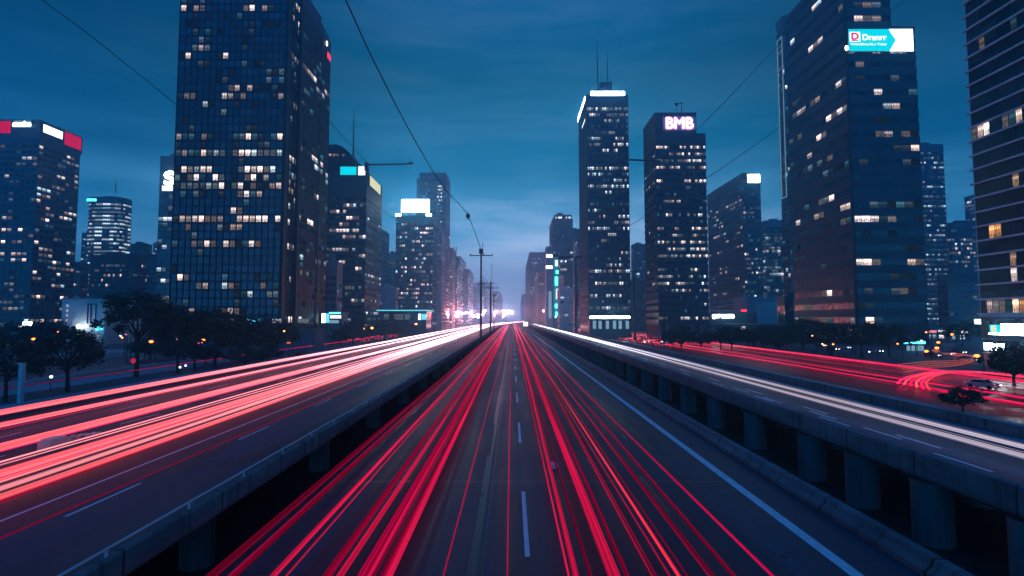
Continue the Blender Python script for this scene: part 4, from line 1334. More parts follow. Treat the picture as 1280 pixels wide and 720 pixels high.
D = 250
for lab, pa, pb, top, wins in (('low shop block with pink lit fascia behind the cross street lamps', 1158, 1184, 409, ((1160, 1170, 413, 416, 'sign_rose'), (1172, 1182, 412.5, 415, 'sign_pale'), (1161, 1164, 418, 423, 'lit_mixed'), (1166, 1170, 418, 423, 'lit_cool'), (1174, 1180, 418, 423, 'lit_mixed'))),
                               ('low shop block with cool white windows below the dim bluish block', 1187, 1214, 411, ((1190, 1198, 414, 416, 'sign_dimblue'), (1200, 1211, 413.5, 417, 'sign_pale'), (1190, 1195, 419, 424, 'lit_cool'), (1200, 1206, 419, 424, 'lit_mixed')))):
    xa, xb = P3(pa, 415, D).x, P3(pb, 415, D).x
    t = thing('shop_block', lab, 'building', ((xa + xb) / 2, D + 5, GZ))
    mb = MB(); mb.box(xa, xb, D, D + 12, GZ, P3(640, top, D).z); mb.box(xa - .3, xb + .3, D - .8, D + 12.2, P3(640, top, D).z + .01, P3(640, top, D).z + .4); mb.build('wall', 'concrete_dark', t)
    for a_, b_, c_, d_, m_ in wins:
        if m_.startswith('lit'):
            ob = bpy.data.objects.new('window', unit_pane(m_)); COL.objects.link(ob); ob.parent = t
            ob.location = P3((a_ + b_) / 2, (c_ + d_) / 2, D - .06) - Vector(t['_o']); ob.scale = ((b_ - a_) / F * D, 1, (d_ - c_) / F * D)
        else:
            face_panel(t, a_, b_, c_, d_, D - .05, m_)

# --- distant skyline fading into the haze
rnd = random.Random(77)
for k in range(52):
    leftside = k % 2 == 0
    wd = rnd.uniform(5, 12)
    if leftside:
        pb = rnd.uniform(566, 628)
        D = min(rnd.uniform(62, 110) / (640 - pb) * F, 1600)
        top = 398 - rnd.uniform(.55, 1.25) * (24 + (628 - pb) * .72)
        a = dims(pb - wd, pb, pb + max(1.0, (640 - pb) * .10), D, top, 'left', 380)
    else:
        pb = rnd.uniform(650, 722)
        D = min(rnd.uniform(46, 100) / (pb - 640) * F, 1600)
        top = 398 - rnd.uniform(.55, 1.2) * (22 + (pb - 650) * 1.05)
        a = dims(pb, pb + wd, pb - max(1.0, (pb - 640) * .10), D, top, 'right', 380)
    if D < 460: continue
    tower('small hazy distant tower in the skyline at the end of the road', *a, ('teal', 'office', 'teal', 'concrete')[k % 4], 300 + k, lit=(.6, .5, .2), mats=('lit_warm', 'lit_mixed', 'lit_cool'), side='left' if leftside else 'right',
          group='distant towers fading into the haze at the end of the road', runs=(1, 3), maxn=0, fh=4.2, bay=2.6, detail=False, blank_top=2, frame='frame_mid')

# ------------------------------------------------------------------ poles, lamps and wires
def mast(label, px, Y, x, top_py, base_z, r, arms, name='utility_pole', cat='pole', group=None, whip=0):
    z1 = P3(px, top_py, Y).z
    t = thing(name, label, cat, (x, Y, base_z), group)
    mb = MB(); mb.tube([(x, Y, base_z - .2), (x, Y, (base_z + z1) / 2), (x, Y, z1)], [r, r * .85, r * .7], 10); mb.build('pole', 'metal_dark', t)
    for (dz, l0, l1) in arms:
        mb = MB(); mb.box(x + l0, x + l1, Y - r - .22, Y - r * .5, z1 - dz - .16, z1 - dz + .16)
        for e in (l0 + .2, l1 - .2, (l0 + l1) / 2 + .9):
            mb.cyl(x + e, Y - r - .1, .14, z1 - dz + .16, z1 - dz + .75, 8)
        mb.build('crossarm', 'metal_dark', t)
    if whip:
        mb = MB(); mb.tube([(x + .5, Y, z1 - 2), (x + .5, Y, z1 + whip)], .09, 5); mb.build('antenna', 'metal_dark', t)
    return t, z1


PX = -10.55
t, PZ1 = mast('tall dark utility pole with wide crossarm beside the left elevated road', 601, 177, PX, 313, 0, .42, ((1.8, -3.9, 4.0),), whip=2.5)
mb = MB(); q = PZ1; mb.box(PX - .7, PX + .7, 176.4, 177.4, q - 1.2, q + .5); mb.build('transformer', 'metal_dark', t)
mb = MB(); mb.tube([(PX + .3, 176.6, q - 9), (PX + 2.2, 176.6, q - 10.5), (PX + .3, 176.6, q - 12)], .1, 5); mb.build('bracket', 'metal_dark', t)
mast('second utility pole down the road, shorter and hazier', 613, 256, PX, 352, 0, .5, ((1.0, -6.5, 1.6), (3.2, -3.6, 4.0)), whip=9)
t, z_ = mast('third pole down the road with thin lamp arms', 617, 305, PX, 366, 0, .4, ((2.0, -1.2, 1.2),))
mb = MB(); mb.tube([(PX, 304.5, z_ - 2), (PX + 2, 304.5, z_), (PX + 3.5, 304.5, z_ + .3)], .13, 5); mb.tube([(PX, 304.5, z_ - 6), (PX + 2, 304.5, z_ - 4), (PX + 3.5, 304.5, z_ - 3.7)], .13, 5); mb.build('lamp_arm', 'metal_dark', t)
# pole by the pale mauve towers on the left
mast('thin lamp post in front of the mauve slabs on the left', 570, 420, P3(570, 350, 420).x, 309, GZ, .35, ((.6, -2.5, 1.0),), name='lamp_post', cat='lamp post')

# high lamp mast on the far side of the right elevated road
Y = 276; X = 33.9
z1 = P3(719, 322, Y).z
t = thing('lamp_mast', 'tall dark lamp mast with long double arm before the twin antenna tower', 'lamp post', (X, Y, GZ))
mb = MB(); mb.tube([(X, Y, GZ), (X, Y, z1 * .5), (X, Y, z1)], [.95, .85, .75], 12); mb.build('pole', 'metal_dark', t)
mb = MB(); mb.box(X - .4, X + 3.2, Y - .6, Y + .6, z1 - .4, z1 + .9); mb.tube([(X - 1.0, Y, z1 + .4), (X - 7, Y, z1 + .5), (X - 12.5, Y, z1 + 1.5)], [.5, .45, .3], 8); mb.tube([(X + 3, Y, z1 + .6), (X + 5, Y, z1 + 2.3)], .25, 6)
mb.build('arm', 'metal_dark', t)
mb = MB(); mb.box(X - 9.5, X - 2.5, Y - .8, Y + .8, z1 - .8, z1 + .05); mb.build('lamp_head', 'metal_dark', t)
mast('plain black post before the pink letter tower, right of the lamp mast', 793, 262, P3(793, 370, 262).x, 339, GZ, .62, ((.3, -2.3, 1.0),), name='lamp_post', cat='lamp post')


def wire(label, pts, r):
    P = [P3(*p) for p in pts]
    # smooth through the points
    Q = []
    for i in range(len(P) - 1):
        p0 = P[max(i - 1, 0)]; p1 = P[i]; p2 = P[i + 1]; p3 = P[min(i + 2, len(P) - 1)]
        for k in range(10):
            t_ = k / 10
            Q.append(0.5 * ((2 * p1) + (-p0 + p2) * t_ + (2 * p0 - 5 * p1 + 4 * p2 - p3) * t_ ** 2 + (-p0 + 3 * p1 - 3 * p2 + p3) * t_ ** 3))
    Q.append(P[-1])
    mb = MB()
    rr = [.62 * r * (.35 + .65 * min(1, q.y / 170)) for q in Q]
    mb.tube(Q, rr, 5)
    return tag(mb.build('overhead_cable', 'cable', origin=tuple(P[-1])), label, 'cable')


c1 = wire('overhead cable sagging from the sky down to the tall utility pole', [(400, -62, 27), (432, 0, 33), (471, 84, 43), (520, 178, 62), (556, 236, 88), (585, 270, 125), (601, 311, 177)], .17)
mb = MB(); p = P3(585, 270, 125); mb.ball(p, .55); mb.box(p.x - .12, p.x + .12, p.y - .12, p.y + .12, p.z - .9, p.z + .9); mb.build('insulator', 'metal_dark', c1)
wire('long cable crossing the left sky and reaching the black tower', [(-20, -60, 95), (53, 0, 115), (120, 50, 145), (222, 132, 205)], .22)
wire('cable passing in front of the black tower down to the roof boom', [(200, -50, 90), (258, 0, 110), (330, 65, 145), (410, 150, 220), (459, 204, 297)], .24)
wire('short cable between the turquoise sign tower and the billboard tower', [(440, 187, 302), (470, 252, 340), (495, 275, 395), (522, 287, 432)], .28)
wire('cable climbing from the pink letter tower to the outlined narrow tower top', [(868, 166, 268), (912, 121, 285), (960, 70, 312), (986, 42, 330)], .26)
wire('short cable leaving the roof of the billboard tower to the upper right', [(1112, 14, 226), (1140, -4, 240), (1200, -40, 300)], .26)
wire('lower cable running from the twin antenna tower to the outlined narrow tower', [(787, 282, 303), (845, 248, 300), (886, 221, 305), (940, 184, 315), (986, 150, 328)], .26)

# street lamps with sodium heads
SL = None
def street_lamp(label, px, py, Y, mat, group, r=.32, h=None):
    p = P3(px, py, Y)
    t = thing('street_lamp', label, 'street lamp', (p.x, Y, GZ), group)
    mb = MB(); mb.tube([(p.x + 1.4, Y, GZ), (p.x + 1.4, Y, p.z), (p.x + .9, Y, p.z + .55), (p.x, Y, p.z + .45)], [.14, .1, .08, .07], 6); mb.build('pole', 'metal_dark', t)
    mb = MB(); mb.ball(p, r, sc=(1.3, 1, .8)); mb.build('lamp_head', mat, t)


glow('sodium', (1.0, .17, .02), 7.0)
glow('sodium_soft', (1.0, .24, .06), 8.0)
glow('lamp_far', (1.0, .24, .26), 42000.0)
glow('lamp_white', (1.0, .5, .6), 900.0)
for lab, px, py, Y in (('orange street lamp among the dark shrubs at far left', 42, 424, 150), ('orange street lamp just right of the round red sign', 189, 427, 140), ('orange street lamp glowing through the middle left tree crowns', 254, 425, 150),
                       ('orange street lamp above the fence near the light streaks', 361, 428, 170), ('orange street lamp by the small round tree on the left', 465, 410, 250), ('orange street lamp before the glass hall', 520, 405, 300),
                       ('small orange street lamp between the round tree and glass hall', 455, 411, 280), ('large orange street lamp before the rightmost facade', 1221, 445, 112), ('orange street lamp at the turn of the cross street', 1190, 418, 200),
                       ('orange street lamp low over the cross street bend', 1173, 428, 180), ('lowest orange lamp of the cross street cluster', 1158, 439, 160), ('small orange lamp below the massive right tower', 989, 425, 240),
                       ('middle orange lamp of the cross street cluster', 1171, 435, 150), ('dim orange lamp by the low hall at far left', 27, 424, 230)):
    street_lamp(lab, px, py, Y, 'sodium' if Y < 220 else 'sodium_soft', 'orange street lamps along the side streets', r=.42 if Y < 220 else .55)
rnd = random.Random(4)
for k in range(56):
    Y = rnd.uniform(420, 1350); sx = rnd.choice((-1, -1, 1))
    p = sx * rnd.uniform(40, 75) if sx < 0 else rnd.uniform(34, 70)
    x = p + (left_off(Y) * .95 if sx < 0 else 0)
    px = 640 + x / Y * F; py = rnd.uniform(388, 396)
    street_lamp('small far street lamp glowing in the haze near the vanishing point', px, py, Y, ('lamp_far' if Y > 480 else rnd.choice(('lamp_white', 'sodium_soft'))), 'far street lamps near the vanishing point', r=.17)

rnd = random.Random(14)
for k in range(16):
    street_lamp('tiny lamp glowing low among the dark trees right of the elevated road', rnd.uniform(1010, 1200), rnd.uniform(412, 440), rnd.uniform(146, 175), rnd.choice(('sodium_soft', 'sodium_soft', 'sign_white')), 'tiny lamps among the trees on the right', r=.2)
for k in range(16):
    street_lamp('tiny lamp glowing low behind the trees left of the elevated road', rnd.uniform(60, 430), rnd.uniform(412, 432), rnd.uniform(128, 180), rnd.choice(('sodium_soft', 'sodium_soft', 'sign_white', 'sign_rose')), 'tiny lamps behind the trees on the left', r=.2)

# signs and posts at the left
t = thing('road_sign', 'round red traffic sign on a thin post under the tree', 'traffic sign', (P3(167, 451, 100).x, 100, GZ))
p = P3(167, 451, 100)
mb = MB(); mb.tube([(p.x, 100, GZ), (p.x, 100, p.z + .5)], .07, 6); mb.build('post', 'metal_grey', t)
mb = MB()
k = 20
mb.v += [(p.x + .52 * math.cos(2 * math.pi * i / k), 99.88, p.z + .52 * math.sin(2 * math.pi * i / k)) for i in range(k)] + [(p.x + .52 * math.cos(2 * math.pi * i / k), 99.92, p.z + .52 * math.sin(2 * math.pi * i / k)) for i in range(k)]
mb.f.append(tuple(range(k))); mb.m.append(0)
mb.f.append(tuple(2 * k - 1 - i for i in range(k))); mb.m.append(0)
for i in range(k): mb.f.append((i, (i + 1) % k + 0, k + (i + 1) % k, k + i)); mb.m.append(0)
s_ = mb.build('sign_plate', glow('sign_plate_red', (.9, .02, .08), .55), t)
mb = MB(); mb.box(p.x - .34, p.x + .34, 99.84, 99.87, p.z - .09, p.z + .09); mb.build('bar', 'paint', s_)
t = thing('marker_post', 'thick pale post beside the leftmost tree', 'post', (P3(28, 480, 72).x, 72, GZ))
p = P3(28, 455, 72); mb = MB(); mb.obox((p.x, 72), (1, 0), (0, 1), .26, .26, GZ, p.z); mb.obox((p.x, 72), (1, 0), (0, 1), .3, .3, p.z + .01, p.z + .15); mb.build('shaft', 'concrete_pale', t)
for lab, px, py, Y, r in (('small white globe lamp under the low left tree', 64, 471, 84, .22), ('white lamp at the end of the far left street', 55, 435, 140, .3), ('white ground lamp between two trunks on the left', 225, 459, 110, .2), ('second white ground lamp right of the trunk pair', 232, 457, 118, .2)):
    p = P3(px, py, Y); t = thing('globe_lamp', lab, 'lamp', (p.x, Y, GZ))
    mb = MB(); mb.tube([(p.x, Y, GZ), (p.x, Y, p.z - r * .6)], .06, 6); mb.build('post', 'metal_dark', t)
    mb = MB(); mb.ball(p, r); mb.build('globe', 'sign_white', t)
# lit board at the gore nose between central and right roads
t = thing('gore_sign', 'bright white board at the far nose of the right barrier', 'traffic sign', (P3(657, 405, 420).x, 420, 0))
p = P3(657, 405.5, 420)
mb = MB(); mb.box(p.x - 2.0, p.x - 1.8, 419.8, 420, 0, p.z + 2); mb.box(p.x + 1.8, p.x + 2.0, 419.8, 420, 0, p.z + 2); mb.build('post', 'metal_grey', t)
panel(t, (p.x, 419.7, p.z + .3), 3.8, 3.6, (1, 0), (0, -1), 'sign_pale', depth=.2, name='board')

# ------------------------------------------------------------------ trees
def crown_mesh(seed, rx, rz, n_cl, n_leaf, ls):
    r = random.Random(seed); mb = MB(); cl = []
    for i in range(n_cl):
        th = r.uniform(0, 2 * math.pi); u = r.uniform(-.55, 1); rad = r.uniform(.35, 1) ** .6
        q = math.sqrt(max(0, 1 - u * u))
        cl.append((rx * rad * q * math.cos(th) * r.uniform(.8, 1.15), rx * rad * q * math.sin(th) * r.uniform(.8, 1.15), rz * rad * u, r.uniform(.16, .34) * rx))
    for c in cl:
        for j in range(n_leaf):
            d_ = Vector((r.gauss(0, 1), r.gauss(0, 1), r.gauss(0, .75)))
            d_ = d_.normalized() * (r.random() ** .5) * c[3]
            p = Vector(c[:3]) + d_
            a = Vector((r.uniform(-1, 1), r.uniform(-1, 1), r.uniform(-.6, .6))).normalized() * ls * r.uniform(.6, 1.3)
            b = a.cross(Vector((r.uniform(-1, 1), r.uniform(-1, 1), r.uniform(-1, 1)))).normalized() * ls * r.uniform(.4, .8)
            mb.quad(p - a, p - b * .8, p + a, p + b * .8, 0 if r.random() < .7 else 1)
    return mb, cl


PROTO = []
for i in range(4):
    rx, rz, th = ((3.6, 2.9, 3.4), (3.2, 3.2, 3.8), (4.2, 2.4, 2.6), (3.4, 2.2, 1.4))[i]
    root = thing('tree', None, None, (0, 0, 0))
    mb, cl = crown_mesh(50 + i, rx, rz, 46, 60, .24)
    zc = th + rz * .75
    mb.v = [(x, y, z + zc) for x, y, z in mb.v]
    mb.build('crown', ['leaf', 'leaf_dark'], root)
    tb = MB()
    tb.tube([(0, 0, -.2), (.05, .03, th * .5), (-.06, .08, th), (.0, .05, th + rz * .5)], [.24, .18, .15, .08], 8)
    r = random.Random(90 + i)
    for c in cl[:16]:
        z0 = r.uniform(th * .75, th + rz * .3)
        tb.tube([(0, 0.05, z0), (c[0] * .5, c[1] * .5, (z0 + zc + c[2]) / 2 - .1), (c[0] * .92, c[1] * .92, zc + c[2])], [.09, .06, .02], 5)
    tb.build('trunk', 'bark', root)
    PROTO.append(root)
used = [False] * 4


def tree(label, k, px, base_py, Y, height_px, group='trees along the streets', wide=1.0, rot=0, xw=None):
    h = height_px / F * Y
    x = P3(px, base_py, Y).x if xw is None else xw
    H = {0: 8.5, 1: 9.4, 2: 6.8, 3: 5.2}[k]
    if used[k]: o = copy_tree(PROTO[k])
    else: o = PROTO[k]; used[k] = True
    o.location = (x, Y, GZ); s = h / H
    o.scale = (s * wide, s * wide, s); o.rotation_euler = (0, 0, rot)
    tag(o, label, 'tree', group)


tree('leaning wide dark tree at the left frame edge behind the pale post', 2, 6, 500, 74, 78, wide=.95, rot=.4)
tree('low wide tree with thin leaning trunk in the left foreground', 2, 84, 490, 84, 74, wide=1.05, rot=2.1)
tree('tallest tree on the left, standing before the white hall', 1, 170, 470, 104, 112, wide=1.05, rot=1.0)
tree('tree with dark slender trunk right of the tallest one', 0, 222, 468, 112, 82, wide=.9, rot=3.0)
tree('tree in the middle of the left cluster before the black tower', 1, 243, 465, 118, 78, wide=.85, rot=4.4)
tree('forked tree at the right end of the left cluster', 0, 268, 460, 124, 74, wide=1.1, rot=5.2)
tree('broad low tree right of the forked one, by the fence', 3, 308, 452, 140, 56, wide=1.05, rot=.9)
tree('bushy tree before the blue shop sign', 3, 340, 445, 158, 46, wide=1.1, rot=2.2)
tree('round dark tree beside the orange lamp at far left', 3, 62, 425, 200, 34, wide=1.1, rot=1.3)
tree('wide dark tree before the lit shop block at far left', 3, 16, 430, 190, 34, wide=1.4, rot=2.3)
tree('small round tree among the red tail lights on the left', 3, 441, 420, 235, 28, wide=1.0, rot=.2)
tree('spreading tree before the glass hall', 3, 481, 414, 270, 26, wide=1.3, rot=.7)
tree('small tree right of the spreading one before the glass hall', 3, 507, 411, 320, 18, wide=1.1, rot=1.7)
tree('dark tree between the kiosk and the small round tree', 3, 425, 424, 225, 20, wide=.9, rot=3.3)
tree('dark street tree under the hall roof left of the lit shop window', 0, 853, 424, 230, 26, rot=.3)
tree('small bare tree in front of the flat roofed hall', 0, 907, 428, 235, 22, wide=.9, rot=1.3)
tree('bush before the pale lit pier of the flat roofed hall', 3, 935, 428, 220, 17, wide=1.4, rot=2.3)
tree('dark tree before the right end of the flat roofed hall', 3, 975, 432, 215, 24, wide=1.4, rot=3.3)
tree('dark tree at the left foot of the massive right tower', 0, 1003, 440, 195, 40, wide=1.2, rot=4.3)
tree('broad dark tree under the front corner of the massive right tower', 2, 1040, 448, 165, 38, wide=1.35, rot=.5)
tree('broad dark tree below the middle of the massive right tower', 2, 1078, 452, 155, 42, wide=1.3, rot=1.5)
tree('dark tree left of the turquoise fascia pavilion', 2, 1112, 452, 160, 38, wide=1.2, rot=2.5)
tree('dark tree behind the orange lamps of the cross street', 2, 1203, 438, 215, 30, wide=1.3, rot=3.5)
tree('shrub like tree on the pavement right of the light bend', 3, 1204, 514, 66, 30, wide=1.2, rot=.8)
tree('shrub like tree nearest the right frame edge below the banded facade', 3, 1268, 480, 92, 50, wide=.9, rot=1.8)
rnd = random.Random(6)
for k in range(9):
    tree('dark round tree in the row between the right street and the flat roofed hall', 3 if k % 3 else 0, 838 + k * 20 + rnd.uniform(-6, 6), 430, rnd.uniform(175, 215), rnd.uniform(18, 30), wide=rnd.uniform(1.1, 1.6), rot=k * 1.1, group='row of dark trees before the flat roofed hall')
for k in range(7):
    tree('low dark bush in the row along the fence left of the elevated road', 3, 190 + k * 38 + rnd.uniform(-9, 9), 450, rnd.uniform(122, 150), rnd.uniform(16, 26), wide=rnd.uniform(1.2, 1.7), rot=k * 1.7, group='row of low bushes along the left fence')
for k in range(4):
    if not used[k]: bpy.data.objects.remove(PROTO[k])

# ------------------------------------------------------------------ cars
glow('tail', (1.0, .04, .05), 5.0)
glow('head', (1.0, .9, .85), 9.0)


def car_proto(paint):
    root = thing('parked_car', None, None, (0, 0, 0))
    # profile along y (front at +y), carried across x with tumblehome
    prof = [(-2.15, .35), (-2.2, .75), (-2.05, .95), (-1.5, 1.0), (-.95, 1.42), (.35, 1.44), (1.05, 1.0), (1.95, .86), (2.15, .65), (2.12, .35)]
    mb = MB(); k = len(prof)
    for s in (-1, 1):
        for y, z in prof:
            w = .88 if z < 1.05 else .68
            mb.v.append((s * w, y, z))
    for i in range(k):
        j = (i + 1) % k; mb.f.append((i, i + k, j + k, j)); mb.m.append(0)
    mb.f.append(tuple(range(k))); mb.f.append(tuple(2 * k - 1 - i for i in range(k))); mb.m += [0, 0]
    mb.build('body', paint, root)
    mb = MB()
    for s in (-1, 1):
        mb.quad((s * .875, -1.42, 1.03), (s * .885, .98, 1.03), (s * .70, .32, 1.41), (s * .70, -.92, 1.40))
    mb.quad((-.62, -1.42, 1.07), (.62, -1.42, 1.07), (.58, -1.0, 1.4), (-.58, -1.0, 1.4)); mb.quad((-.62, .98, 1.06), (.62, .98, 1.06), (.58, .42, 1.42), (-.58, .42, 1.42))
    mb.v = [(x * 1.02, y, z + .01) for x, y, z in mb.v]
    mb.build('window', 'car_glass', root)
    for sx in (-1, 1):
        for y in (-1.35, 1.35):
            mb = MB(); n = 14
            for xx in (.70, .91):
                for i in range(n): mb.v.append((sx * xx, y + .33 * math.cos(2 * math.pi * i / n), .33 + .33 * math.sin(2 * math.pi * i / n)))
            for i in range(n): mb.f.append((i, (i + 1) % n, n + (i + 1) % n, n + i)); mb.m.append(0)
            mb.f.append(tuple(range(n))); mb.f.append(tuple(2 * n - 1 - i for i in range(n))); mb.m += [0, 0]
            mb.build('wheel', 'rubber', root)
        mb = MB(); mb.box(sx * .66 - .19, sx * .66 + .19, -2.26, -2.18, .7, .86); mb.build('tail_light', 'tail', root)
        mb = MB(); mb.box(sx * .64 - .2, sx * .64 + .2, 2.1, 2.19, .62, .76); mb.build('headlight', 'head', root)
    return root


CARS = [car_proto(p) for p in ('car_dark', 'car_silver', 'car_red')]
cu_ = [False] * 3
rnd = random.Random(8)


def put_car(k, x, y, z, rz, label, group):
    if cu_[k]: o = copy_tree(CARS[k])
    else: o = CARS[k]; cu_[k] = True
    o.location = (x, y, z); o.rotation_euler = (0, 0, rz)
    tag(o, label, 'car', group)


NM = ('dark', 'silver', 'dark red')
i = 0
for row, x in enumerate((-72, -84, -97, -110, -125, -140)):
    y = 255 + row * 17
    while y < 400 + row * 12:
        k = rnd.randrange(3)
        put_car(k, x + rnd.uniform(-.4, .4), y, GZ + .02, rnd.uniform(-.03, .03), '%s car with red tail lights standing on the open ground before the left towers' % NM[k], '%s cars standing before the left towers' % NM[k])
        y += rnd.uniform(7, 18)
for row, x in enumerate((59.5, 63.5, 68.5, 76, 87, 95)):
    y = 215 + row * 6
    while y < 420:
        k = rnd.randrange(3)
        put_car(k, x + rnd.uniform(-.4, .4), y, GZ + .03, rnd.uniform(-.03, .03), '%s car with red tail lights in the queue right of the elevated road' % NM[k], '%s cars queuing on the right street' % NM[k])
        y += rnd.uniform(8, 20)
for px, py, Y, k, lab in ((1182, 446, 165, 1, 'silver car turning at the cross street with lamps on'), (1197, 444, 172, 0, 'dark car at the cross street before the shop blocks'), (1166, 448, 158, 2, 'dark red car turning out of the cross street'), (1208, 452, 142, 1, 'silver car nearest the large orange lamp'), (1040, 428, 190, 0, 'dark car with white lamps under the right tower front corner'), (1094, 433, 178, 1, 'silver car below the middle of the massive right tower'),
                        (1055, 424, 200, 1, 'silver car parked below the trees of the massive right tower'), (1025, 421, 215, 0, 'dark car parked left of the silver one under the right tower trees'), (1229, 486, 88, 1, 'pale car waiting on the street before the banded facade')):
    put_car(k, P3(px, py, Y).x, Y, GZ + .03, math.pi + .3, lab, None)
rnd = random.Random(15)
t = thing('debris_pile', 'pale block with a tapering heap of rubble between the pink streaks', 'debris', (-27.6, 32.0, .2))
mb = MB(); mb.prism([(-28.0, 31.2), (-27.2, 31.15), (-27.15, 32.4), (-27.95, 32.5)], .2, .78); mb.box(-27.9, -27.25, 31.3, 32.3, .785, .86); mb.build('block', 'car_cream', t)
mb = MB()
for i in range(60):
    f = rnd.random(); y = 32.7 + f * 3.4; r = rnd.uniform(.06, .2) * (1 - .5 * f)
    mb.ball((-27.65 - f * .2 + rnd.gauss(0, .18), y, .2 + r * .5 + (1 - f) * rnd.uniform(0, .4)), r, seg=5, rings=3, sc=(1.2, 1.3, .7))
tag(mb.build('rubble', 'car_cream', t), kind='stuff')

# ------------------------------------------------------------------ light streaks: long glowing tubes at lamp height over the lanes
def streak_mat(col, s_near, s_far, y0, y1, far=None, soft=False):
    far = far or col
    key = 'streak_%s_%s_%s_%s_%s_%s' % (col, s_near, s_far, y0, y1, (far, soft))
    if key in MATS: return MATS[key]
    m = bpy.data.materials.new('light_streak')
    m.use_nodes = True
    t = m.node_tree; t.nodes.clear()
    g = t.nodes.new('ShaderNodeNewGeometry'); s = t.nodes.new('ShaderNodeSeparateXYZ'); t.links.new(g.outputs['Position'], s.inputs[0])
    mr = t.nodes.new('ShaderNodeMapRange'); mr.interpolation_type = 'SMOOTHSTEP'
    for i, v in enumerate((None, y0, y1, 0.0, 1.0)):
        if v is not None: mr.inputs[i].default_value = v
    t.links.new(s.outputs[1], mr.inputs[0])
    mp = t.nodes.new('ShaderNodeMapping'); mp.inputs['Scale'].default_value = (11, .018, 11); t.links.new(g.outputs['Position'], mp.inputs[0])
    nv = nnoise(t, mp.outputs[0], 1.0, 3, .6)
    st0 = nmath(t, 'ADD', s_near, nmath(t, 'MULTIPLY', mr.outputs[0], s_far - s_near))
    st = nmath(t, 'MULTIPLY', st0, nramp(t, nv, [(.32, (.5,) * 3), (.5, (1.0,) * 3), (.66, (1.45,) * 3)] if soft else [(.32, (.30,) * 3), (.5, (.95,) * 3), (.66, (1.7,) * 3)]))
    e = t.nodes.new('ShaderNodeEmission'); t.links.new(nmix(t, mr.outputs[0], col, far), e.inputs[0]); t.links.new(st, e.inputs[1])
    o = t.nodes.new('ShaderNodeOutputMaterial'); t.links.new(e.outputs[0], o.inputs[0])
    MATS[key] = m
    return m


CRIM = (1.0, .004, .115); RED = (1.0, .012, .10); PINK = (1.0, .115, .15); ROSE = (1.0, .28, .33); WHITE = (.86, .74, .95); DEEP = (.55, .0, .06)
srnd = random.Random(31)


def streak(label, X, z, hw, hh, col, sn, sf, y0=-25, y1=950, off=straight, wob=.12, wl=60, group=None, gy=(30, 420), drift=0, smul=1.0, fmul=1.0, far=None):
    ph = srnd.uniform(0, 6.28); ph2 = srnd.uniform(0, 6.28)
    pts = []
    y = y0
    while y < y1:
        pts.append((X + off(y) + drift * max(0, y) / 100 * (1 if y < 200 else 200 / y) + wob * math.sin(y / wl + ph) + wob * .4 * math.sin(y / (wl * .37) + ph2), y, z + .04 * math.sin(y / 23 + ph)))
        y += 4 if y < 120 else (10 if y < 300 else 40)
    mb = MB(); mb.tube(pts, 1, 10, flat=(hw, hh))
    o = mb.build('light_streak', streak_mat(col, sn * smul, sf * fmul, *gy, far, X < -14), origin=(X, 0, z), smooth=True)
    tag(o, label, 'light streak', group)


GC = 'red light streaks over the central carriageway'
K = 7.3
for lab, s, z, hw, hh, col, sn, sf in (
        ('outermost dim crimson streak by the left kerb of the central road', -1.19, .7, .06, .04, CRIM, .16, 1.2),
        ('second dim crimson streak from the left kerb of the central road', -1.155, .75, .09, .05, CRIM, .24, 1.4),
        ('third dim crimson streak from the left kerb of the central road', -1.11, .66, .10, .05, CRIM, .30, 1.5),
        ('fourth thin purple red streak from the left kerb of the central road', -1.06, .8, .03, .03, CRIM, .22, 1.2),
        ('strong red streak with dark gap on its right in the left kerb bundle', -.93, .72, .09, .07, RED, .85, 2.6),
        ('thin red streak just right of the strong one in the left bundle', -.885, .62, .025, .03, RED, .6, 2.0),
        ('left member of the broad crimson band in the left middle lane', -.715, .70, .14, .06, CRIM, .34, 2.0),
        ('brighter member of the broad crimson band in the left middle lane', -.675, .72, .10, .07, RED, .62, 2.4),
        ('broadest crimson streak left of the lane dashes', -.585, .70, .21, .06, CRIM, .52, 2.2),
        ('thin bright edge on the broadest crimson streak', -.55, .76, .04, .04, RED, .75, 2.2),
        ('bright red streak at the inner edge of the left middle bundle', -.49, .72, .10, .07, RED, .82, 2.6),
        ('faint violet red streak inside the left middle bundle', -.525, .62, .05, .03, DEEP, .3, 1.5),
        ('single thin red streak over the tar seam left of centre', -.285, .66, .022, .03, CRIM, .75, 2.0),
        ('single thin vertical looking crimson streak left of the dashes', -.004, .62, .022, .03, CRIM, .55, 1.8),
        ('narrow bright red streak first right of the lane dashes', .25, .72, .085, .06, RED, .85, 2.6),
        ('faint crimson streak beside the first right one', .295, .64, .05, .03, CRIM, .25, 1.4),
        ('broad bright red band over the right middle lane', .405, .72, .17, .07, RED, .75, 2.6),
        ('dim crimson fringe right of the broad right band', .45, .64, .07, .03, CRIM, .30, 1.5),
        ('thin dim crimson streak between the two right bundles', .575, .68, .025, .025, CRIM, .36, 1.5),
        ('sharp orange red streak over the right lane', .632, .74, .055, .05, (1.0, .03, .08), 1.1, 3.0),
        ('faint crimson streak right of the sharp orange red one', .672, .62, .05, .03, CRIM, .16, 1.1),
        ('faint wide violet red streak over the right shoulder lane', .80, .66, .04, .03, DEEP, .45, 1.4),
        ('dim crimson streak over the right shoulder lane', .848, .72, .06, .04, CRIM, .30, 1.5),
        ('lone bright crimson streak nearest the white edge line', 1.0, .72, .045, .04, CRIM, .72, 2.2)):
    streak(lab, s * K, z, hw, hh, col, sn, sf, group=GC, y1=900, wob=.10, smul=.6, fmul=.95, far=(1, .13, .26))

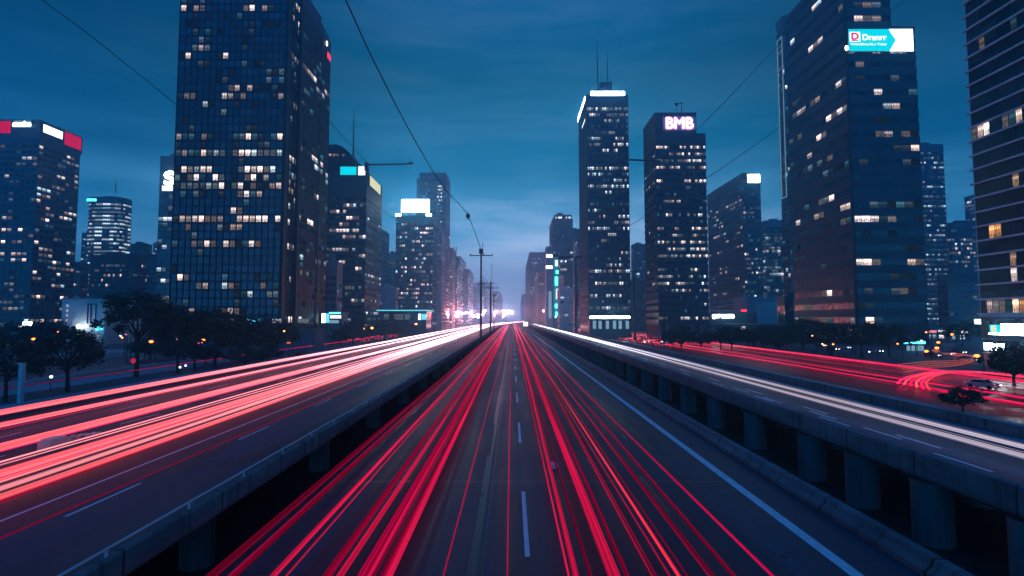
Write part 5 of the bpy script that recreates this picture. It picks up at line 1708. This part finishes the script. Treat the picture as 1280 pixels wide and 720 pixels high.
GL = 'pink and white light streaks over the left elevated road'
for lab, s, z, hw, hh, col, sn, sf in (
        ('upper outermost broad salmon streak of the left road', .1835, .9, .16, .20, PINK, 1.0, 7.0),
        ('dark red lower fringe of the outermost salmon streak', .188, .55, .10, .06, CRIM, .16, 2.0),
        ('salmon streak of the second pair, upper one', .2065, .98, .12, .11, PINK, 1.1, 7.0),
        ('salmon streak of the second pair, lower one', .2085, .70, .12, .11, PINK, 1.15, 7.0),
        ('thin crimson fringe under the second pair', .217, .6, .05, .04, CRIM, .35, 2.5),
        ('broad salmon streak in the middle of the left road', .2515, .92, .20, .21, PINK, .95, 8.0),
        ('crimson fringe under the broad middle streak', .2565, .56, .10, .07, CRIM, .55, 3.0),
        ('thin pale pink streak beside the cream car', .281, .78, .05, .04, ROSE, .85, 7.0),
        ('broad salmon streak right of the thin pale one', .302, .88, .22, .17, PINK, 1.05, 9.0),
        ('second broad salmon streak in the inner bundle', .318, .80, .16, .10, PINK, .80, 8.0),
        ('pale rose core streak of the inner bundle', .332, .86, .10, .09, ROSE, .62, 8.0),
        ('soft salmon streak along the inner edge of the bundle', .348, .76, .16, .12, PINK, .62, 7.0),
        ('crimson thread between the inner streaks', .3095, .56, .05, .05, CRIM, .6, 3.0),
        ('faint dark red edge streak inside the bundle', .357, .6, .06, .04, DEEP, .4, 2.0),
        ('faint crimson thread over the empty inner lane', .425, .8, .03, .03, CRIM, .14, .7)):
    streak(lab, -(8 - z) / s, z, hw * 1.0, hh * 1.02, col, sn, sf, group=GL, off=left_off, y1=1500, wob=.22, wl=45, gy=(20, 190), smul=1.3, fmul=.65, far=(1, .52, .6))

for k in range(9):
    streak('thin pale pink thread among the broad salmon streaks of the left road', -(7.1) / srnd.uniform(.285, .352), srnd.uniform(.6, 1.15), .04, .03, ROSE if k % 3 else PINK, 1.0, 6, group='thin threads among the salmon streaks', off=left_off, y1=1500, wob=.25, wl=45, gy=(20, 190), far=(1, .52, .6))
for k in range(16):
    sl = srnd.choice((-1.13, -.9, -.68, -.58, -.52, .27, .4, .43, .62, .82)) + srnd.uniform(-.05, .05)
    streak('thin faint crimson thread running between the red streaks of the central road', sl * K, srnd.uniform(.55, .8), srnd.uniform(.018, .035), .025, srnd.choice((CRIM, DEEP, CRIM, RED)), srnd.uniform(.15, .5), 2.2, group='thin crimson threads over the central carriageway', y1=900, wob=.14, far=(1, .13, .26))

GR = 'white light streaks over the right elevated road'
for lab, s, z, hw, hh, col, sn, sf in (
        ('outer white streak over the right elevated road', .2505, 1.05, .22, .11, WHITE, .55, 3.5),
        ('inner white streak over the right elevated road', .2675, 1.05, .17, .10, WHITE, .7, 4.0),
        ('thin pale thread between the two white streaks', .2585, .9, .03, .03, WHITE, .25, 2.0),
        ('faint violet thread just inside the inner white streak', .276, .8, .05, .03, (.5, .45, .8), .3, 2.0),
        ('faint violet thread beyond the outer white streak', .2445, 1.0, .05, .03, (.5, .45, .8), .25, 2.0)):
    streak(lab, (8 - z) / s, z, hw, hh, col, sn, sf, group=GR, y1=700, wob=.10, gy=(40, 260), smul=.8, fmul=1.0, far=(.86, .9, 1))

GS = 'red light streaks over the ground level road on the right'
zr = GZ + .8
for lab, s, hw, hh, col, sn, sf, z in (
        ('thick red streak farthest out on the right street', .1225, .25, .24, RED, 1.3, 4.0, zr),
        ('thin red streak just under the thick right street one', .1285, .1, .08, CRIM, .5, 3.0, zr),
        ('middle red streak of the right street', .1555, .14, .13, RED, .9, 4.0, zr),
        ('faint red thread above the lower pair of the right street', .150, .06, .06, CRIM, .4, 3.0, zr),
        ('lower red streak of the right street nearest the railing', .1655, .14, .12, RED, 1.0, 4.0, zr),
        ('faint crimson thread lowest on the right street', .172, .06, .06, CRIM, .4, 2.5, zr),
        ('hazy red streak in the far queue lane', .139, .1, .1, RED, .3, 4.0, zr)):
    streak(lab, (8 - z) / s, z, hw, hh, col, sn, sf, group=GS, y1=900, wob=.25, gy=(90, 330), smul=.85, fmul=.36, far=(1, .1, .16))
for k in range(6):
    streak('thin short red streak through the waiting cars of the right street', 60 + 4.2 * k, zr + srnd.uniform(-.2, .2), .06, .06, RED, .9, 4.0, y0=srnd.uniform(190, 260), y1=900, group='thin red streaks through the waiting cars', wob=.4, gy=(150, 330), fmul=.8, far=(1, .14, .2))
# turning streaks at the right hand junction
def bend(label, pts, hw, col, s):
    P = []
    for px, py in pts:
        zz_ = zr - .1; Y = F * (8 - zz_) / (py - 398)
        P.append(P3(px, py, Y))
    Q = []
    for i in range(len(P) - 1):
        p0 = P[max(i - 1, 0)]; p1 = P[i]; p2 = P[i + 1]; p3 = P[min(i + 2, len(P) - 1)]
        for k in range(8):
            t_ = k / 8
            Q.append(0.5 * ((2 * p1) + (-p0 + p2) * t_ + (2 * p0 - 5 * p1 + 4 * p2 - p3) * t_ ** 2 + (-p0 + 3 * p1 - 3 * p2 + p3) * t_ ** 3))
    Q.append(P[-1])
    mb = MB(); mb.tube(Q, 1, 8, flat=(hw, hw * .6))
    o = mb.build('light_streak', streak_mat(col, s, s, 0, 100), origin=tuple(P[0]), smooth=True)
    tag(o, label, 'light streak', 'curving light streaks at the right hand junction')


ORD = ('innermost', 'second', 'third', 'fourth', 'fifth', 'outermost')
for k in range(6):
    f = k / 5
    bend('%s pale red curved streak sweeping round the junction bend' % ORD[k], [(1162 - 40 * f, 487 - 8 * f), (1158 - 28 * f, 478 - 5 * f), (1170 - 22 * f, 470 - 2 * f), (1190 - 16 * f, 466 - 1.5 * f), (1225, 466 - 1 * f), (1300, 474 - 2 * f)], .16 + .05 * (k % 2), RED if k % 2 else (1, .07, .09), 1.0 + .5 * (k % 3))
for k in range(4):
    bend('%s faint orange streak crossing toward the side street' % ('upper', 'next upper', 'lower', 'lowest')[k], [(1120 + 4 * k, 456 + 3.0 * k), (1160, 452 + 2.6 * k), (1200, 450 + 2.0 * k), (1216, 445 + 1.5 * k), (1185, 440 + 1.0 * k), (1165, 437 + .5 * k)], .10, (1, .16, .12), .7)
bend('red streak low on the street before the right frame edge', [(1150, 484), (1200, 493), (1250, 501), (1320, 512)], .16, RED, .8)
bend('thin red streak above the lowest one at the right frame edge', [(1190, 482), (1230, 490), (1270, 497), (1330, 506)], .07, CRIM, .6)
# thin streak along the frontage street on the left
streak('dim dark red streak along the frontage street behind the pale post', -9.9 / .137 * 1.0, GZ + 1.8, .07, .08, CRIM, .07, 2.0, y1=700, off=left_off, gy=(60, 320))
streak('dim pinkish streak above the fence along the frontage street', -56, GZ + .9, .06, .06, ROSE, .05, 3.0, y0=60, y1=700, off=left_off, gy=(100, 340))

# ------------------------------------------------------------------ the air
mb = MB(); mb.box(-1610, 1610, -260, 2710, GZ - 1.4, 210)
hz_ = mb.build('haze', pbr('haze', (1, 1, 1)))
m = MATS['haze']; t = m.node_tree; t.nodes.clear()
pv = t.nodes.new('ShaderNodeVolumePrincipled')
pv.inputs['Color'].default_value = (.17, .60, 1.0, 1)
pv.inputs['Density'].default_value = HAZE_DENSITY
pv.inputs['Anisotropy'].default_value = .7
o = t.nodes.new('ShaderNodeOutputMaterial')
t.links.new(pv.outputs[0], o.inputs['Volume'])
m.cycles.homogeneous_volume = True
tag(hz_, 'thin blue evening haze over the whole city', kind='stuff')

for ob in list(bpy.data.objects):
    for k in ('_o', '_b'):
        if k in ob: del ob[k]
